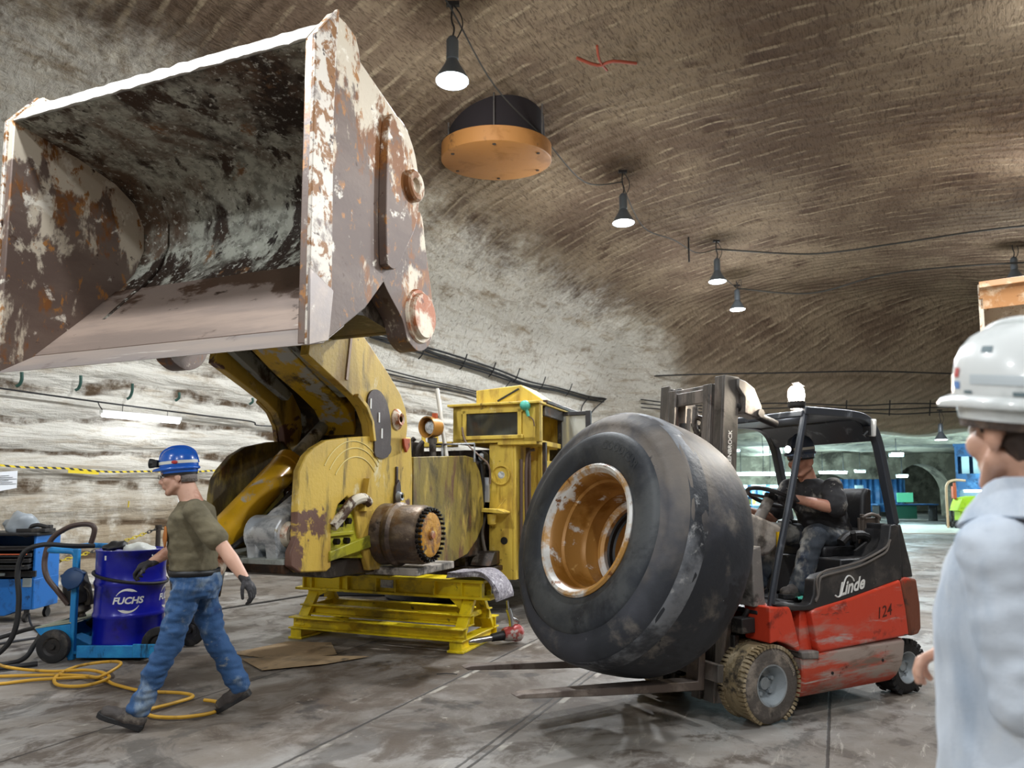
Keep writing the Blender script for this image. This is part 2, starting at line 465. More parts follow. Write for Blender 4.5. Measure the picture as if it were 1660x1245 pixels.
# ---------------------------------------------------------------- cross drift at the far end
M['rock_far'] = mat('rock_far', '#837c6c', .9, 0, [('#a8a08c', 1.2, .45, .62), ('#4c463c', .7, .52, .66)], (2.2, .8))
def far_piece(name, mb, m=None): return tag(mb.obj(name, m or M['rock_far'], ang=60), kind='structure')
mb = MB(); mb.grid(lambda a, c: V((1.5+6.2*a, 25.4+.3*noise.noise(V((a*4, c*4, 1))), -.05+5.2*c)), 24, 20)
far_piece('wall_far', mb)
mb = MB(); mb.grid(lambda a, c: V((1+42*a, 26.2+24*c, 3.85+.25*noise.noise(V((a*14, c*9, 7))) + .25*noise.noise(V((a*4, c*5, 2))))), 90, 60)
far_piece('ceiling_far', mb)
def arch(x0, x1, h, n=14):
    c = (x0+x1)/2; r = (x1-x0)/2; return [(c - r*math.cos(PI*i/n), h*min(1, .38+.62*math.sin(PI*i/n))) if 0 < i < n else (c - r*math.cos(PI*i/n), 0) for i in range(n+1)]
poly = [(4, 0)] + arch(17.9, 22.4, 2.75) + arch(24.0, 27.8, 3.3) + [(44, 0), (44, 4.4), (4, 4.4)]
mb = MB(); mb.prism(poly, 'y', 45, 46.2); far_piece('wall_cross', mb)
mb = MB(); mb.grid(lambda a, c: V((4+44*a, 57+.3*noise.noise(V((a*30, c*5, 1))), 4.4*c)), 40, 8)
mb.grid(lambda a, c: V((4+44*a, 46.2+11*c, 3.6)), 10, 4)
far_piece('wall_end', mb)
mb = MB(); mb.grid(lambda a, c: V((7.4, 25.5+20*a, 4.6*c)), 12, 6); far_piece('wall_side', mb)
M['lit_floor_tone'] = mat('lit_floor_tone', '#cfcfc4', .6, 0, [('#9a9a8c', 3, .5, .7)])
mb = MB(); mb.box((20, 29, .02), (27, 6.5, .04)); tag(mb.obj('lit_floor_sheet', M['lit_floor_tone']), kind='structure')  # pale sheet laid over the floor to stand for lamp-lit ground
# ---------------------------------------------------------------- underground loader (local: x to its near side, -y ahead, z up)
LO = V((-1.512, 6.963, 0)); LA = -21.4
M['lo_yel'] = mat('loader_yellow', '#d0ae48', .5, 0, [('#a07d33', 2.2, .44, .66, {'st': (1, 1, .35)}), ('#6a5a2c', 3.0, .52, .68, {'st': (2, 2, .4)}), ('#dcd0a6', 4, .58, .70, {'st': (1, 1, .6)}), ('#694a3d', 1.6, .60, .64, {'g': (1, -1.25, -1.62, .17), 'd': 5}), ('#3a2c26', 9, .66, .72)], (30, .15))
M['lo_dirty'] = mat('loader_oily_yellow', '#86742f', .5, 0, [('#40341d', 2.2, .44, .64, {'st': (1.6, 1.6, .7)}), ('#b29a45', 3, .52, .70, {'st': (1.6, 1.6, .7)}), ('#63402c', 3.0, .56, .68, {'g': (2, 1.3, .8, .10), 'st': (2, 2, .5)}), ('#2a2219', 4, .58, .74, {'st': (2, 2, .7)})], (30, .2))
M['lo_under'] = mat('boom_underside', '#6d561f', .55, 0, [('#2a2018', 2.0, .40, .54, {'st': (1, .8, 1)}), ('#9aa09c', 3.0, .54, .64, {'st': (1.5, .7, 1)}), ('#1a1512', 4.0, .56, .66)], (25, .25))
M['lo_dark'] = mat('greasy_steel', '#2b231d', .5, .2, [('#6a6258', 4, .54, .68), ('#4e3420', 3, .52, .64)], (30, .2))
M['bk_in'] = mat('bucket_inside', '#b2b4a8', .65, .1, [('#7f8076', 9, .44, .62), ('#5d4a3a', 1.4, .50, .66, {'gs': [(2, 3.9, 4.2, .06)]}), ('#2b1c12', 1.9, .56, .68, {'gs': [(2, 3.5, 2.95, .14), (0, -.6, 1.3, .07), (2, 3.9, 4.3, .06)], 'st': (1, 1, .55)}), ('#7d5a38', 4, .60, .68, {'g': (2, 3.8, 3.2, .03)}), ('#20150e', 3.2, .61, .645, {'st': (1.4, 1, .9)}), ('#2a1b10', 2.4, .615, .66, {'gs': [(2, 3.62, 3.25, .12), (0, -.5, .9, .09)], 'st': (1.3, 1, .35)}), ('#3a281a', 2.6, .60, .66, {'gs': [(2, 3.95, 4.15, .05), (0, .4, -.4, .03)], 'st': (1, .6, 1)}), ('#c3c4bb', 24, .56, .66), ('#4a4b42', 28, .58, .68), ('#8d8076', .8, .80, .95, {'g': (2, 3.0, 2.78, .55), 'd': 2}), ('#c9c4bb', 7, .68, .74, {'st': (.3, 2, 2)})], (24, .25))
M['bk_out'] = mat('bucket_worn', '#67564e', .5, .15, [('#7a695f', 1.4, .42, .64, {'st': (.3, .3, 1)}), ('#86572f', 3.0, .585, .66, {'gs': [(2, 3.2, 4.1, .17), (1, -2.25, -2.5, .03), (1, -1.75, -1.4, .07)], 'st': (1, 1, .6)}), ('#d4c8b4', 3.4, .59, .66, {'gs': [(2, 3.25, 4.2, .17), (1, -2.25, -2.5, .03), (1, -1.75, -1.4, .06)], 'st': (1, 1, .6)}), ('#a8743e', 9, .585, .66, {'gs': [(2, 3.2, 3.8, .02)], 'st': (1, 1, .7)}), ('#efe8da', 5, .60, .68, {'gs': [(2, 3.4, 4.4, .06)]}), ('#57443a', 9, .63, .68)], (30, .12))
M['bk_bar'] = mat('bucket_edge_bar', '#7a6c66', .5, .15, [('#dcd4c8', 3, .46, .56, {'g': (2, 2.75, 3.3, .12)}), ('#8f6338', 9, .53, .60, {'g': (2, 2.6, 3.2, .04)}), ('#4a3830', 12, .58, .65)], (30, .12))
M['bk_lip'] = mat('bucket_lip', '#958c88', .42, .35, [('#a89a90', .9, .4, .6, {'st': (.4, 3, 3)}), ('#cdc6bd', 5, .62, .72, {'st': (.2, 2, 2)}), ('#6c5f5a', 3, .60, .72)], (40, .06))
M['bk_floor'] = mat('bucket_floor', '#85766d', .45, .3, [('#a08d80', 1.2, .42, .62, {'st': (.3, 2, 2)}), ('#4a3629', 1.6, .60, .66, {'g': (2, 2.75, 3.2, .16), 'st': (.7, 1, 1)}), ('#c4bcb2', 5, .64, .72, {'st': (.2, 2, 2)}), ('#3a2a20', 4, .62, .68)], (40, .06))  # browner towards the top: shadow under the bucket lip put into the colour
M['bk_top'] = mat('bucket_top_edge', '#c9c6c0', .45, .1, [('#b0a79c', 6, .56, .7), ('#b48a76', 9, .66, .72)], (12, .5))  # near-white base holds the lamp light falling on this edge
M['boss_face'] = mat('rusty_pin_cap', '#d9cdb8', .5, .2, [('#a8623a', 5, .44, .58), ('#6d4028', 8, .58, .66)], (30, .2))
M['patch'] = mat('worn_bare_patch', '#4f4442', .45, .4, [('#6a5c58', 5, .5, .7)], (40, .1))
M['amber_cyl'] = mat('cylinder_yellow', '#cf9f1c', .38, .1, [('#9a7a38', 3, .52, .66), ('#a8a39a', 4, .60, .68), ('#5c3a1c', 9, .66, .71)], (30, .08), coat=.2)
M['grey_cyl'] = mat('cylinder_silver', '#9aa0a6', .4, .3, [('#d9dcde', 3, .50, .6), ('#3b2b22', 2.4, .50, .58), ('#9c8322', 2.2, .58, .62)], (30, .15))
M['hub'] = mat('axle_hub_steel', '#4d4039', .42, .4, [('#8c7a66', 2.5, .48, .66, {'st': (.4, 1, 1)}), ('#6a4a22', 4, .50, .66), ('#b7a88e', 7, .63, .72), ('#211915', 5, .6, .7)], (30, .2))
M['hub_cap'] = mat('planetary_cap', '#c48a22', .5, .1, [('#8c5a1c', 6, .46, .58), ('#e0b352', 9, .56, .66), ('#5c4030', 8, .60, .67), ('#c9beb0', 5, .64, .70)], (16, .6))
M['bolt'] = mat('dark_bolts', '#241f1d', .4, .6)
M['lime'] = mat('axle_mount_yellow', '#a9a324', .5, 0, [('#6e6a22', 4, .5, .66), ('#3a3320', 6, .6, .7)], (30, .15))
M['cab_yel'] = mat('cab_yellow', '#d2b54c', .45, 0, [('#a8893a', 3, .46, .66, {'st': (2, 2, .5)}), ('#6f5526', 6, .60, .70), ('#ded2a4', 4, .62, .72), ('#4a3a22', 14, .66, .72)], (30, .1))
M['glass'] = mat('dark_glass', '#3a3f3d', .08, 0, [('#6e736c', 2, .5, .7)], spec=.7, alpha=.55)
M['teal'] = mat('teal_plastic', '#4fae9a', .4)
M['redp'] = mat('red_orange_paint', '#b5532f', .5, 0, [('#6a3020', 9, .55, .66)])

ld = thing('underground_loader', 'huge yellow underground loader with raised rusty bucket, its near front wheel taken off', 'loader', LO, LA)

def sub(name, mb, m, parent, **k): return mb.obj(name, M[m] if isinstance(m, str) else m, parent, **k)

# --- bucket
BO = [(-2.60,2.358),(-2.415,2.409),(-1.992,2.714),(-1.641,3.092),(-1.482,3.303),(-1.34,3.55),(-1.305,3.70),(-1.33,3.9),(-1.381,4.058),(-1.49,4.17),(-1.639,4.242),(-1.85,4.30),(-2.105,4.368),(-2.12,4.44),(-2.16,4.508),(-2.27,4.53),(-2.40,4.522),(-2.60,4.232)]
shell_in = [(-2.58,4.20),(-2.1,4.17),(-1.75,4.10),(-1.56,4.0),(-1.45,3.82),(-1.44,3.62),(-1.52,3.40),(-1.68,3.18),(-1.98,2.86),(-2.35,2.50)]
mb = MB(); mb.prism([(-2.415,2.40),(-1.992,2.70),(-1.641,3.08),(-1.482,3.29),(-1.34,3.55),(-1.31,3.70),(-1.335,3.9),(-1.39,4.05),(-1.49,4.16),(-1.64,4.23),(-2.1,4.34),(-2.38,4.41)] + [(-2.592,4.222)] + shell_in[1:], 'x', -1.30, 1.30)
bk = sub('bucket', mb, 'bk_in', ld, ang=50, label='grey and rust-stained loading bucket raised overhead')
mb = MB(); mb.prism([(-2.62,2.345),(-2.415,2.395),(-2.2,2.55),(-2.2,2.64),(-2.35,2.515)], 'x', -1.345, 1.345)
mb2 = mb
sub('cutting_edge', mb, 'bk_lip', bk, bevel=.006)
mb = MB(); mb.prism([(-2.35,2.522),(-1.98,2.885),(-1.70,3.185),(-1.68,3.15),(-1.96,2.84),(-2.33,2.49)], 'x', -1.30, 1.30)
sub('wear_plate', mb, 'bk_floor', bk)
mb = MB()
mb.loft([[V((-1.31+2.62*k/60, y-.010*noise.noise(V((k*.4, i, 3))), z+.012*noise.noise(V((k*.5, i*3, 8))))) for i, (y, z) in enumerate(((-2.605,4.232),(-2.565,4.29),(-2.51,4.365),(-2.46,4.425),(-2.38,4.40),(-2.575,4.226)))] for k in range(61)])
sub('top_edge', mb, 'bk_top', bk, ang=60, label='upper edge of the bucket, coloured pale as lamp-lit')
for sgn in (1, -1):
    a, b_ = (1.30, 1.36) if sgn > 0 else (-1.36, -1.30)
    mb = MB(); mb.prism(BO, 'x', a, b_)
    sp_ = sub('side_plate', mb, 'bk_out', bk, bevel=.008)
    fr = [(-2.615,2.345),(-2.44,2.41),(-2.40,2.74),(-2.42,3.8),(-2.405,4.27),(-2.385,4.525),(-2.40,4.535),(-2.615,4.235)]
    mb = MB(); mb.prism(fr, 'x', (1.36 if sgn > 0 else -1.39), (1.39 if sgn > 0 else -1.36))
    sub('edge_bar', mb, 'bk_bar', bk, bevel=.006)
    mb = MB(); mb.prism([(-2.625,2.34),(-2.435,2.405),(-2.40,2.72),(-2.63,2.80)], 'x', 1.385*sgn, 1.402*sgn)
    sub('side_cutter', mb, 'bk_lip', bk, bevel=.006)
    bo = catmull([(0,-1.827,4.09),(0,-1.73,4.165),(0,-1.60,4.14),(0,-1.469,4.008),(0,-1.405,3.83),(0,-1.395,3.658),(0,-1.45,3.45),(0,-1.567,3.268),(0,-1.70,3.07),(0,-1.80,3.05),(0,-1.838,3.12),(0,-1.854,3.611)], 3, True)
    mb = MB(); mb.prism([(p.y, p.z) for p in bo], 'x', 1.36*sgn, 1.425*sgn)
    sub('stop_plate', mb, 'bk_out', bk, bevel=.012)
    mb = MB(); mb.lathe([(.055,.0),(.055,.05),(.075,.06),(.10,.06),(.115,.045),(.115,-.02)], (1.42*sgn,-1.517,3.736), (sgn,0,0), 32); mb.cyl((1.40*sgn,-1.517,3.736),(1.44*sgn,-1.517,3.736),.056)
    sub('ring_boss', mb, 'bk_out', bk)
    # hinge ear with its big pin cap
    ear = catmull([(0,-1.36,2.80),(0,-1.27,2.66),(0,-1.1,2.60),(0,-.93,2.68),(0,-.845,2.86),(0,-.87,3.03),(0,-1.0,3.45),(0,-1.10,3.72),(0,-1.4,3.55),(0,-1.6,3.12),(0,-1.62,3.0)], 4, True)
    mb = MB(); mb.prism([(p.y, p.z) for p in ear], 'x', 1.10*sgn, 1.27*sgn)
    e = sub('hinge_ear', mb, 'bk_out', bk, bevel=.015)
    mb = MB(); mb.lathe([(.0,.06),(.17,.06),(.18,.045),(.18,.02),(.205,.02),(.215,.0),(.215,-.03)], (1.27*sgn,-1.10,2.875), (sgn,0,0), 40)
    sub('pin_cap', mb, 'boss_face', bk, ang=25)
mb = MB(); mb.cyl((-1.10,-1.17,2.96),(1.10,-1.17,2.96),.22, n=40); mb.prism([(-1.93,2.73),(-1.66,3.03),(-1.30,3.05),(-1.05,2.80),(-1.25,2.74),(-1.6,2.78)], 'x', -1.10, 1.10)
sub('torque_tube', mb, 'lo_dark', bk)
mb = MB()
mb.prism([(-2.02,2.81),(-1.70,3.15),(-1.53,3.39),(-1.45,3.61),(-1.452,3.82),(-1.47,3.82),(-1.466,3.62),(-1.55,3.41),(-1.72,3.18),(-2.02,2.85)], 'x', -1.04, -1.00)
sub('inner_rib', mb, 'bk_in', bk, bevel=.006)

# --- boom
up = [(-1.30,3.10),(-.90,2.99),(-.594,2.80),(-.30,2.615),(-.046,2.43),(.05,2.30),(.09,2.144),(.06,1.98),(-.05,1.86),(-.25,1.80),(-.42,1.85)]
lw = [(-.56,1.95),(-.60,2.10),(-.69,2.225),(-.82,2.305),(-1.05,2.40),(-1.46,2.56),(-1.42,2.80)]
mb = MB(); mb.prism(up + lw, 'x', .42, .50); mb.prism(up + lw, 'x', -.50, -.42)
bm_ = sub('boom', mb, 'lo_yel', ld, bevel=.008, label='bent yellow lift boom under the bucket')
cen = [(-1.46,2.74),(-1.05,2.52),(-.72,2.38),(-.48,2.26),(-.36,2.12),(-.33,1.95),(-.36,1.80),(-.22,1.80),(-.14,1.95),(-.15,2.2),(-.35,2.45),(-.85,2.78),(-1.42,2.99)]
mb = MB(); mb.prism(cen, 'x', -.17, .19); sub('boom_center_beam', mb, mat('boom_beam', '#cfa81f', .45, 0, [('#5a4720', 2.0, .50, .62, {'g': (2, 2.15, 2.7, .07)}), ('#b4b5ae', 3, .55, .62, {'g': (2, 2.3, 2.7, .06)}), ('#2a2018', 5, .62, .69)], (25, .15)), bm_, bevel=.01)
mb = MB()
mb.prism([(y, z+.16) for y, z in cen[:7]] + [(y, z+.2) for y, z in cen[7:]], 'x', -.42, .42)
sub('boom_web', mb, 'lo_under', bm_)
for xx in (-.31, .31):
    mb = MB(); mb.prism([(-1.44,2.66),(-1.05,2.47),(-.72,2.33),(-.66,2.40),(-1.0,2.58),(-1.42,2.80)], 'x', xx-.035, xx+.035)
    sub('boom_rib', mb, mat('dusty_rib', '#8d8f86', .6, 0, [('#3a2d1c', 3, .48, .6), ('#a8861e', 2, .56, .64)]), bm_, bevel=.006)
for sgn in (1, -1):
    mb = MB(); mb.prism([(p.x, p.y) for p in catmull([(-.52,1.95,0),(-.57,2.1,0),(-.64,2.25,0),(-.62,2.36,0),(-.53,2.415,0),(-.42,2.40,0),(-.32,2.31,0),(-.255,2.15,0),(-.25,1.95,0),(-.3,1.82,0),(-.5,1.82,0)], 3, True)], 'x', .50*sgn, .518*sgn)
    pv = sub('pivot_cover', mb, 'patch', bm_)
    mb = MB()
    for (y, z) in ((-.60,2.28),(-.46,2.17),(-.41,2.03)):
        mb = MB(); mb.box((.520*sgn, y, z), (.008,.022,.09)); sub('pivot_marking', mb, 'white_paint', pv)
    mb = MB(); mb.lathe([(.03,.05),(.055,.06),(.065,.04),(.10,.015),(.10,0)], (.50*sgn,-.125,2.185), (sgn,0,0), 24); sub('grease_boss', mb, 'boss_face', bm_)
    mb = MB(); mb.prism([(-.84,2.31),(-.70,2.23),(-.61,2.11),(-.57,1.95),(-.535,1.95),(-.575,2.12),(-.67,2.255),(-.82,2.34)], 'x', .50*sgn, .545*sgn); sub('boom_gusset', mb, 'lo_yel', bm_, bevel=.005)
    mb = MB(); mb.bar((.505*sgn,-.95,2.44),(.505*sgn,-.88,2.93),.03,.012,(1,0,0)); sub('weld_strip', mb, mat('pink_primer', '#b9a08c', .6, 0, [('#d6c7a0', 8, .5, .6)]), bm_)
# --- front frame
ff = [(-1.60,.955),(-1.60,1.06),(-1.545,1.15),(-1.545,1.38),(-1.53,1.66),(-1.45,1.78),(-1.36,1.845),(-1.20,1.915),(-.90,1.96),(-.57,1.995),(-.20,2.02),(.16,2.035),(.20,1.70),(.22,.80),(-.55,.82),(-.72,1.16),(-.80,1.40),(-.90,1.465),(-1.02,1.40),(-1.11,1.20),(-1.10,.90),(-1.16,.872),(-1.50,.90)]
ffar = [(-1.46,.92),(-1.42,1.49),(-1.40,1.60),(-1.331,1.694),(-1.21,1.81),(-1.055,1.89),(-.75,1.955),(-.403,1.988),(.16,2.03),(.22,.80)]
mb = MB(); mb.prism(ff, 'x', .44, .50)
fr_ = sub('front_frame', mb, 'lo_yel', ld, bevel=.012, label='yellow front frame plates with brown bare patches')
mb = MB(); mb.prism(ffar, 'x', -.50, -.44); sub('far_plate', mb, 'lo_dirty', fr_, bevel=.01)
mb = MB()
for r_, y0 in ((.50, 0), (.44, .02), (.36, .03)):
    mb.tube([(.503, -.80+y0+r_*math.cos(a), 1.46+r_*math.sin(a)*.95) for a in [math.radians(q) for q in range(40, 150, 6)]], .005, 6)
sub('scrape_arc', mb, mat('scrape_pale', '#e0cf86', .5), fr_)
mb = MB(); mb.prism([(-.05,1.50),(.0,1.56),(.03,1.50),(.035,1.40),(.02,1.28),(-.02,1.24),(-.06,1.30),(-.065,1.42)], 'x', .50, .53); mb.box((.51,-.02,1.60),(.02,.03,.16)); mb.move(Matrix.Translation((0,-.10,.06))); sub('lock_plate', mb, 'patch', fr_, bevel=.006)
mb = MB(); mb.lathe([(.02,.04),(.035,.045),(.05,.0)], (.53,-.12,1.46), (1,0,0), 20); sub('lock_pin', mb, 'grey_cyl', fr_)
mb = MB(); mb.cyl((.50,-.27,1.90),(.506,-.27,1.90),.055,n=24); sub('oil_spot', mb, 'patch', fr_)
mb = MB(); mb.prism([(-.02,2.01),(.10,2.02),(.10,1.94),(.04,1.88),(-.01,1.95)], 'x', .50, .525); sub('reflector_plate', mb, 'redp', fr_, bevel=.006)
mb = MB(); mb.prism([(-.73,1.34),(-.66,1.62),(-.645,1.62),(-.60,1.34)], 'x', .50, .56); sub('frame_gusset', mb, 'lo_yel', fr_)
mb = MB(); mb.tube([(.50,-1.10,1.22),(.53,-1.0,1.32),(.55,-.90,1.42),(.56,-.76,1.45),(.55,-.66,1.41)], .045, 10, 4); sub('grease_hose', mb, mat('scuffed_hose', '#c9c0ae', .6, 0, [('#4a3222', 5, .48, .56)]), fr_)
mb = MB(); mb.prism([(-1.62,.90),(-1.62,.97),(-1.0,.94),(.25,.94),(.25,.78),(-1.0,.80)], 'x', -.47, .44)
mb.box((0,.08,1.35),(.86,.2,1.1)); mb.box((0,-.5,1.2),(.86,.1,.7))
sub('belly_plate', mb, 'lo_dark', fr_, bevel=.01)
mb = MB(); mb.prism([(-1.62,1.0),(-.5,1.06),(-.5,1.0),(-1.62,.965)], 'x', -.44, .44); sub('salt_crust', mb, mat('grey_salt', '#a9ada6', .8, 0, [('#5c605a', 4, .5, .65)], (9, .8)), fr_)
# second plate and its edge flange
p2 = [(.20,1.845),(.60,1.87),(1.40,1.915),(1.62,1.90),(1.80,1.74),(1.87,1.60),(1.92,1.35),(1.90,1.12),(1.72,.95),(1.45,.80),(.9,.72),(.20,.74)]
mb = MB(); mb.prism(p2, 'x', .47, .51); sub('fender_plate', mb, 'lo_dirty', ld, bevel=.008, label='square oily brown-yellow plate behind the hub')
# cylinders
def cyl_part(name, p0, p1, r, m, rod=None, rr=.05):
    mb = MB(); p0, p1 = V(p0), V(p1); d = (p1-p0).normalized()
    L = (p1-p0).length
    mb.lathe([(.001,0),(r*.92,0),(r,.02),(r,L*.08),(r*1.04,L*.09),(r*1.04,L*.12),(r,L*.13),(r,L-.10),(r*1.06,L-.09),(r*1.06,L-.01),(r*.9,L),(.001,L)], p0, d, 32)
    o = sub(name, mb, m, ld, ang=30)
    if rod:
        mb = MB(); mb.cyl(p1, rod, rr, n=20); sub('piston_rod', mb, 'grey_cyl', o)
    return o
c1 = cyl_part('lift_cylinder', (-.16,-1.84,.985), (-.16,-.80,1.775), .125, 'amber_cyl', (-.16,-.30,2.16), .06)
c2_ = cyl_part('steering_cylinder', (.22,-1.44,1.21), (.22,-.50,1.72), .13, 'grey_cyl', (.22,-.1,1.94), .06)
for par, xx, cy, cz in ((c2_, .22, -1.46, 1.18), (c1, -.16, -1.82, .97)):
    mb = MB(); mb.cyl((xx-.17, cy, cz), (xx+.14, cy, cz), .145, n=32); mb.prism([(cy-.14,cz),(cy-.10,cz-.20),(cy+.10,cz-.25),(cy+.15,cz)], 'x', xx+.02, xx+.13); mb.prism([(cy-.14,cz),(cy-.10,cz-.20),(cy+.10,cz-.25),(cy+.15,cz)], 'x', xx-.16, xx-.06)
    ce = sub('clevis', mb, 'grey_cyl', par, bevel=.012)
    mb = MB(); mb.lathe([(.0,.05),(.03,.05),(.045,.03),(.06,.05),(.085,.05),(.10,.0)], (xx+.14, cy, cz), (1,0,0), 24); sub('clevis_pin', mb, 'boss_face', par)
mb = MB(); mb.tube([(.05,-1.30,1.30),(-.02,-1.15,1.36),(-.03,-.95,1.50),(-.02,-.7,1.66)], .022, 8, 4); mb.tube([(.02,-1.75,1.05),(.0,-1.4,1.22),(.0,-1.1,1.42),(.02,-.8,1.6)], .02, 8, 4)
sub('hydraulic_hose', mb, 'black', ld)
for (p, q) in (((.02,-.95,1.30),(.0,-.80,1.62)), ((-.06,-1.05,1.24),(-.07,-.93,1.5))):
    mb = MB(); mb.cyl(p, q, .02, n=12); mb.cyl(p, V(p)+(V(q)-V(p))*.3, .03, n=12); sub('grease_pipe', mb, 'grey_cyl', ld)
# axle end with planetary hub
ax = V((0,-.30,1.125))
def axp(prof, m, name, parent, n=56): 
    mb = MB(); mb.lathe(prof, ax, (1,0,0), n); return sub(name, mb, m, parent, ang=30)
hub = axp([(.10,.2),(.265,.31),(.275,.33),(.275,.56),(.268,.575),(.262,.60),(.272,.62),(.285,.64),(.285,.67),(.270,.69),(.262,.70),(.262,.90),(.255,.915),(.30*.84,.93),(.252,.945),(.22,.95),(.0,.95)], 'hub', 'axle_hub', ld)
axp([(.0,.985),(.045,.985),(.05,.975),(.17,.985),(.195,.975),(.20,.94),(.18,.93)], 'hub_cap', 'hub_cover', hub)
mb = MB(); mb.cyl(ax+V((.97,0,0)), ax+V((1.0,0,0)), .035, n=20); sub('hub_plug', mb, 'boss_face', hub)
for k in range(30):
    a = 2*PI*k/30; d = V((0, math.cos(a), math.sin(a)))
    mb = MB(); mb.cyl(ax+d*.226+V((.93,0,0)), ax+d*.226+V((1.0,0,0)), .0125, n=10); mb.cyl(ax+d*.226+V((.94,0,0)), ax+d*.226+V((.962,0,0)), .02, n=6); sub('wheel_stud', mb, 'bolt', hub)
mb = MB(); mb.prism([(-1.16,.98),(-1.16,1.34),(-.86,1.40),(-.50,1.30),(-.50,.92)], 'x', -.1, .47); mb.box((.45,-.96,1.16),(.09,.36,.035)); mb.box((.45,-.96,1.30),(.07,.30,.03)); mb.prism([(-1.14,.95),(-1.14,1.03),(-.55,1.13),(-.55,1.02)], 'x', .44, .52)
am = sub('axle_mount', mb, 'lime', ld, bevel=.008, label='bright lime-yellow axle mounting block')
for (y, z) in ((-.98,1.24),(-.86,1.26),(-1.02,1.10),(-.88,1.10)):
    mb = MB(); mb.cyl((.46,y,z),(.51,y,z),.028,n=6); sub('mount_bolt', mb, 'bolt', am)
mb = MB(); mb.lathe([(.001,-.42),(.2,-.42),(.24,-.35),(.24,.2)], (.05,-.30,1.0), (1,0,0), 32); mb.box((.0,-.2,.84),(.7,.6,.16)); sub('axle_housing', mb, 'lo_dark', ld)
mb = MB(); mb.box((.60,.0,.80),(.55,.75,.07)); sub('hub_pad', mb, mat('salt_pad', '#a79f95', .7, .1, [('#55504c', 4, .5, .62)], (20, .3)), ld, bevel=.01)
# --- rear half: hull, cab, deck
mb = MB(); mb.prism([(2.2,.42),(2.2,2.03),(3.2,2.03),(6.4,1.75),(7.2,1.5),(7.2,.55)], 'x', -1.25, .50); mb.box((.0,1.9,1.3),(.9,.9,1.1)); mb.box((-.3,1.0,1.2),(.9,1.4,.9))
hull = sub('rear_hull', mb, 'lo_dark', ld, bevel=.02)
mb = MB(); mb.box((.35,4.6,1.2),(1.5,4.2,1.4)); sub('engine_side', mb, 'cab_yel', hull, bevel=.02)
mb = MB(); mb.prism([(2.05,.46),(2.05,2.09),(2.12,2.09),(2.12,.46)], 'x', .52, .83); mb.prism([(2.05,.46),(2.05,2.09),(2.9,2.09),(2.9,.46)], 'x', .83, .87); mb.box((1.03,2.5,1.3),(.06,.05,1.6)); mb.box((1.0,2.75,1.3),(.12,.05,1.6))
cf = sub('cab_front_post', mb, 'cab_yel', ld, bevel=.008, label='pale yellow cab front post with a round headlight')
mb = MB(); mb.cyl((.72,2.045,.92),(.72,2.052,.92),.045,n=24); sub('post_hole', mb, 'black', cf)
mb = MB(); mb.box((.94,2.3,1.25),(.05,.05,1.6)); mb.tube([(.96,2.2,.7),(.95,2.18,1.5),(.96,2.2,1.95),(1.05,2.22,2.02)], .02, 8, 4); mb.tube([(.90,2.15,.5),(.90,2.15,1.9)], .022, 8); sub('cab_pipe', mb, mat('brown_pipe', '#54433c', .5, .1), cf)
cab = MB(); x0, x1, z0, z1, y0 = .05, 1.19, 2.10, 2.56, 2.0
cab.box(((x0+x1)/2,y0+.04,z0+.03),(x1-x0,.08,.06)); cab.box(((x0+x1)/2,y0+.04,z1-.03),(x1-x0,.08,.06)); cab.box((x0+.06,y0+.04,(z0+z1)/2),(.12,.08,z1-z0)); cab.box((x1-.11,y0+.04,(z0+z1)/2),(.22,.08,z1-z0))
cab.box((x0+.03,y0+.6,(z0+z1)/2),(.06,1.2,z1-z0)); cab.box((x1-.03,y0+.06,(z0+z1)/2),(.06,.12,z1-z0)); cab.box((x1-.03,y0+1.15,(z0+z1)/2),(.06,.1,z1-z0)); cab.box(((x0+x1)/2,y0+1.2,(z0+z1)/2),(x1-x0,.06,z1-z0)); cab.box(((x0+x1)/2-.02,y0+.6,z1+.012),(x1-x0+.08,1.3,.03)); cab.box((-.28,y0+.1,2.10),(.62,.2,.06)); cab.box((.9,y0+.6,2.1),(.5,1.2,.06))
cb = sub('cab', cab, 'cab_yel', ld, bevel=.006, label='yellow operator cab with a small front window')
mb = MB(); 
for s_ in ((x0+.14,x0+.19),(x1-.27,x1-.22)): mb.box(((s_[0]+s_[1])/2,y0-.012,2.325),(.05,.03,.36))
for z in (2.165,2.485): mb.box(((x0+x1)/2-.04,y0-.012,z),(.82,.03,.045))
wf = sub('window_frame', mb, 'cab_yel', cb, bevel=.004)
mb = MB(); mb.box(((x0+x1)/2-.04,y0-.004,2.325),(.76,.008,.29)); sub('window_pane', mb, 'glass', cb)
mb = MB(); mb.prism([(x0+.26,z1+.03),(x0+.26,z1+.21),(x0+.86,z1+.25),(x0+1.12,z1+.07),(x0+1.12,z1+.03)], 'y', y0+.12, y0+.7); sub('roof_box', mb, 'cab_yel', cb, bevel=.01)
mb = MB(); mb.bar((x0+.56,y0+.1,z1+.06),(x0+.84,y0+.1,z1+.2),.018,.02); sub('roof_strut', mb, 'dark_metal', cb)
mb = MB(); mb.lathe([(.0,-.06),(.045,-.06),(.06,-.03),(.06,.02),(.045,.05),(.03,.06),(.0,.06)], (x1-.16,y0-.06,2.53), (0,-1,.2), 20); mb.cyl((x1-.14,y0-.06,2.48),(x1-.12,y0-.05,2.40),.02); sub('beacon_horn', mb, 'teal', cb)
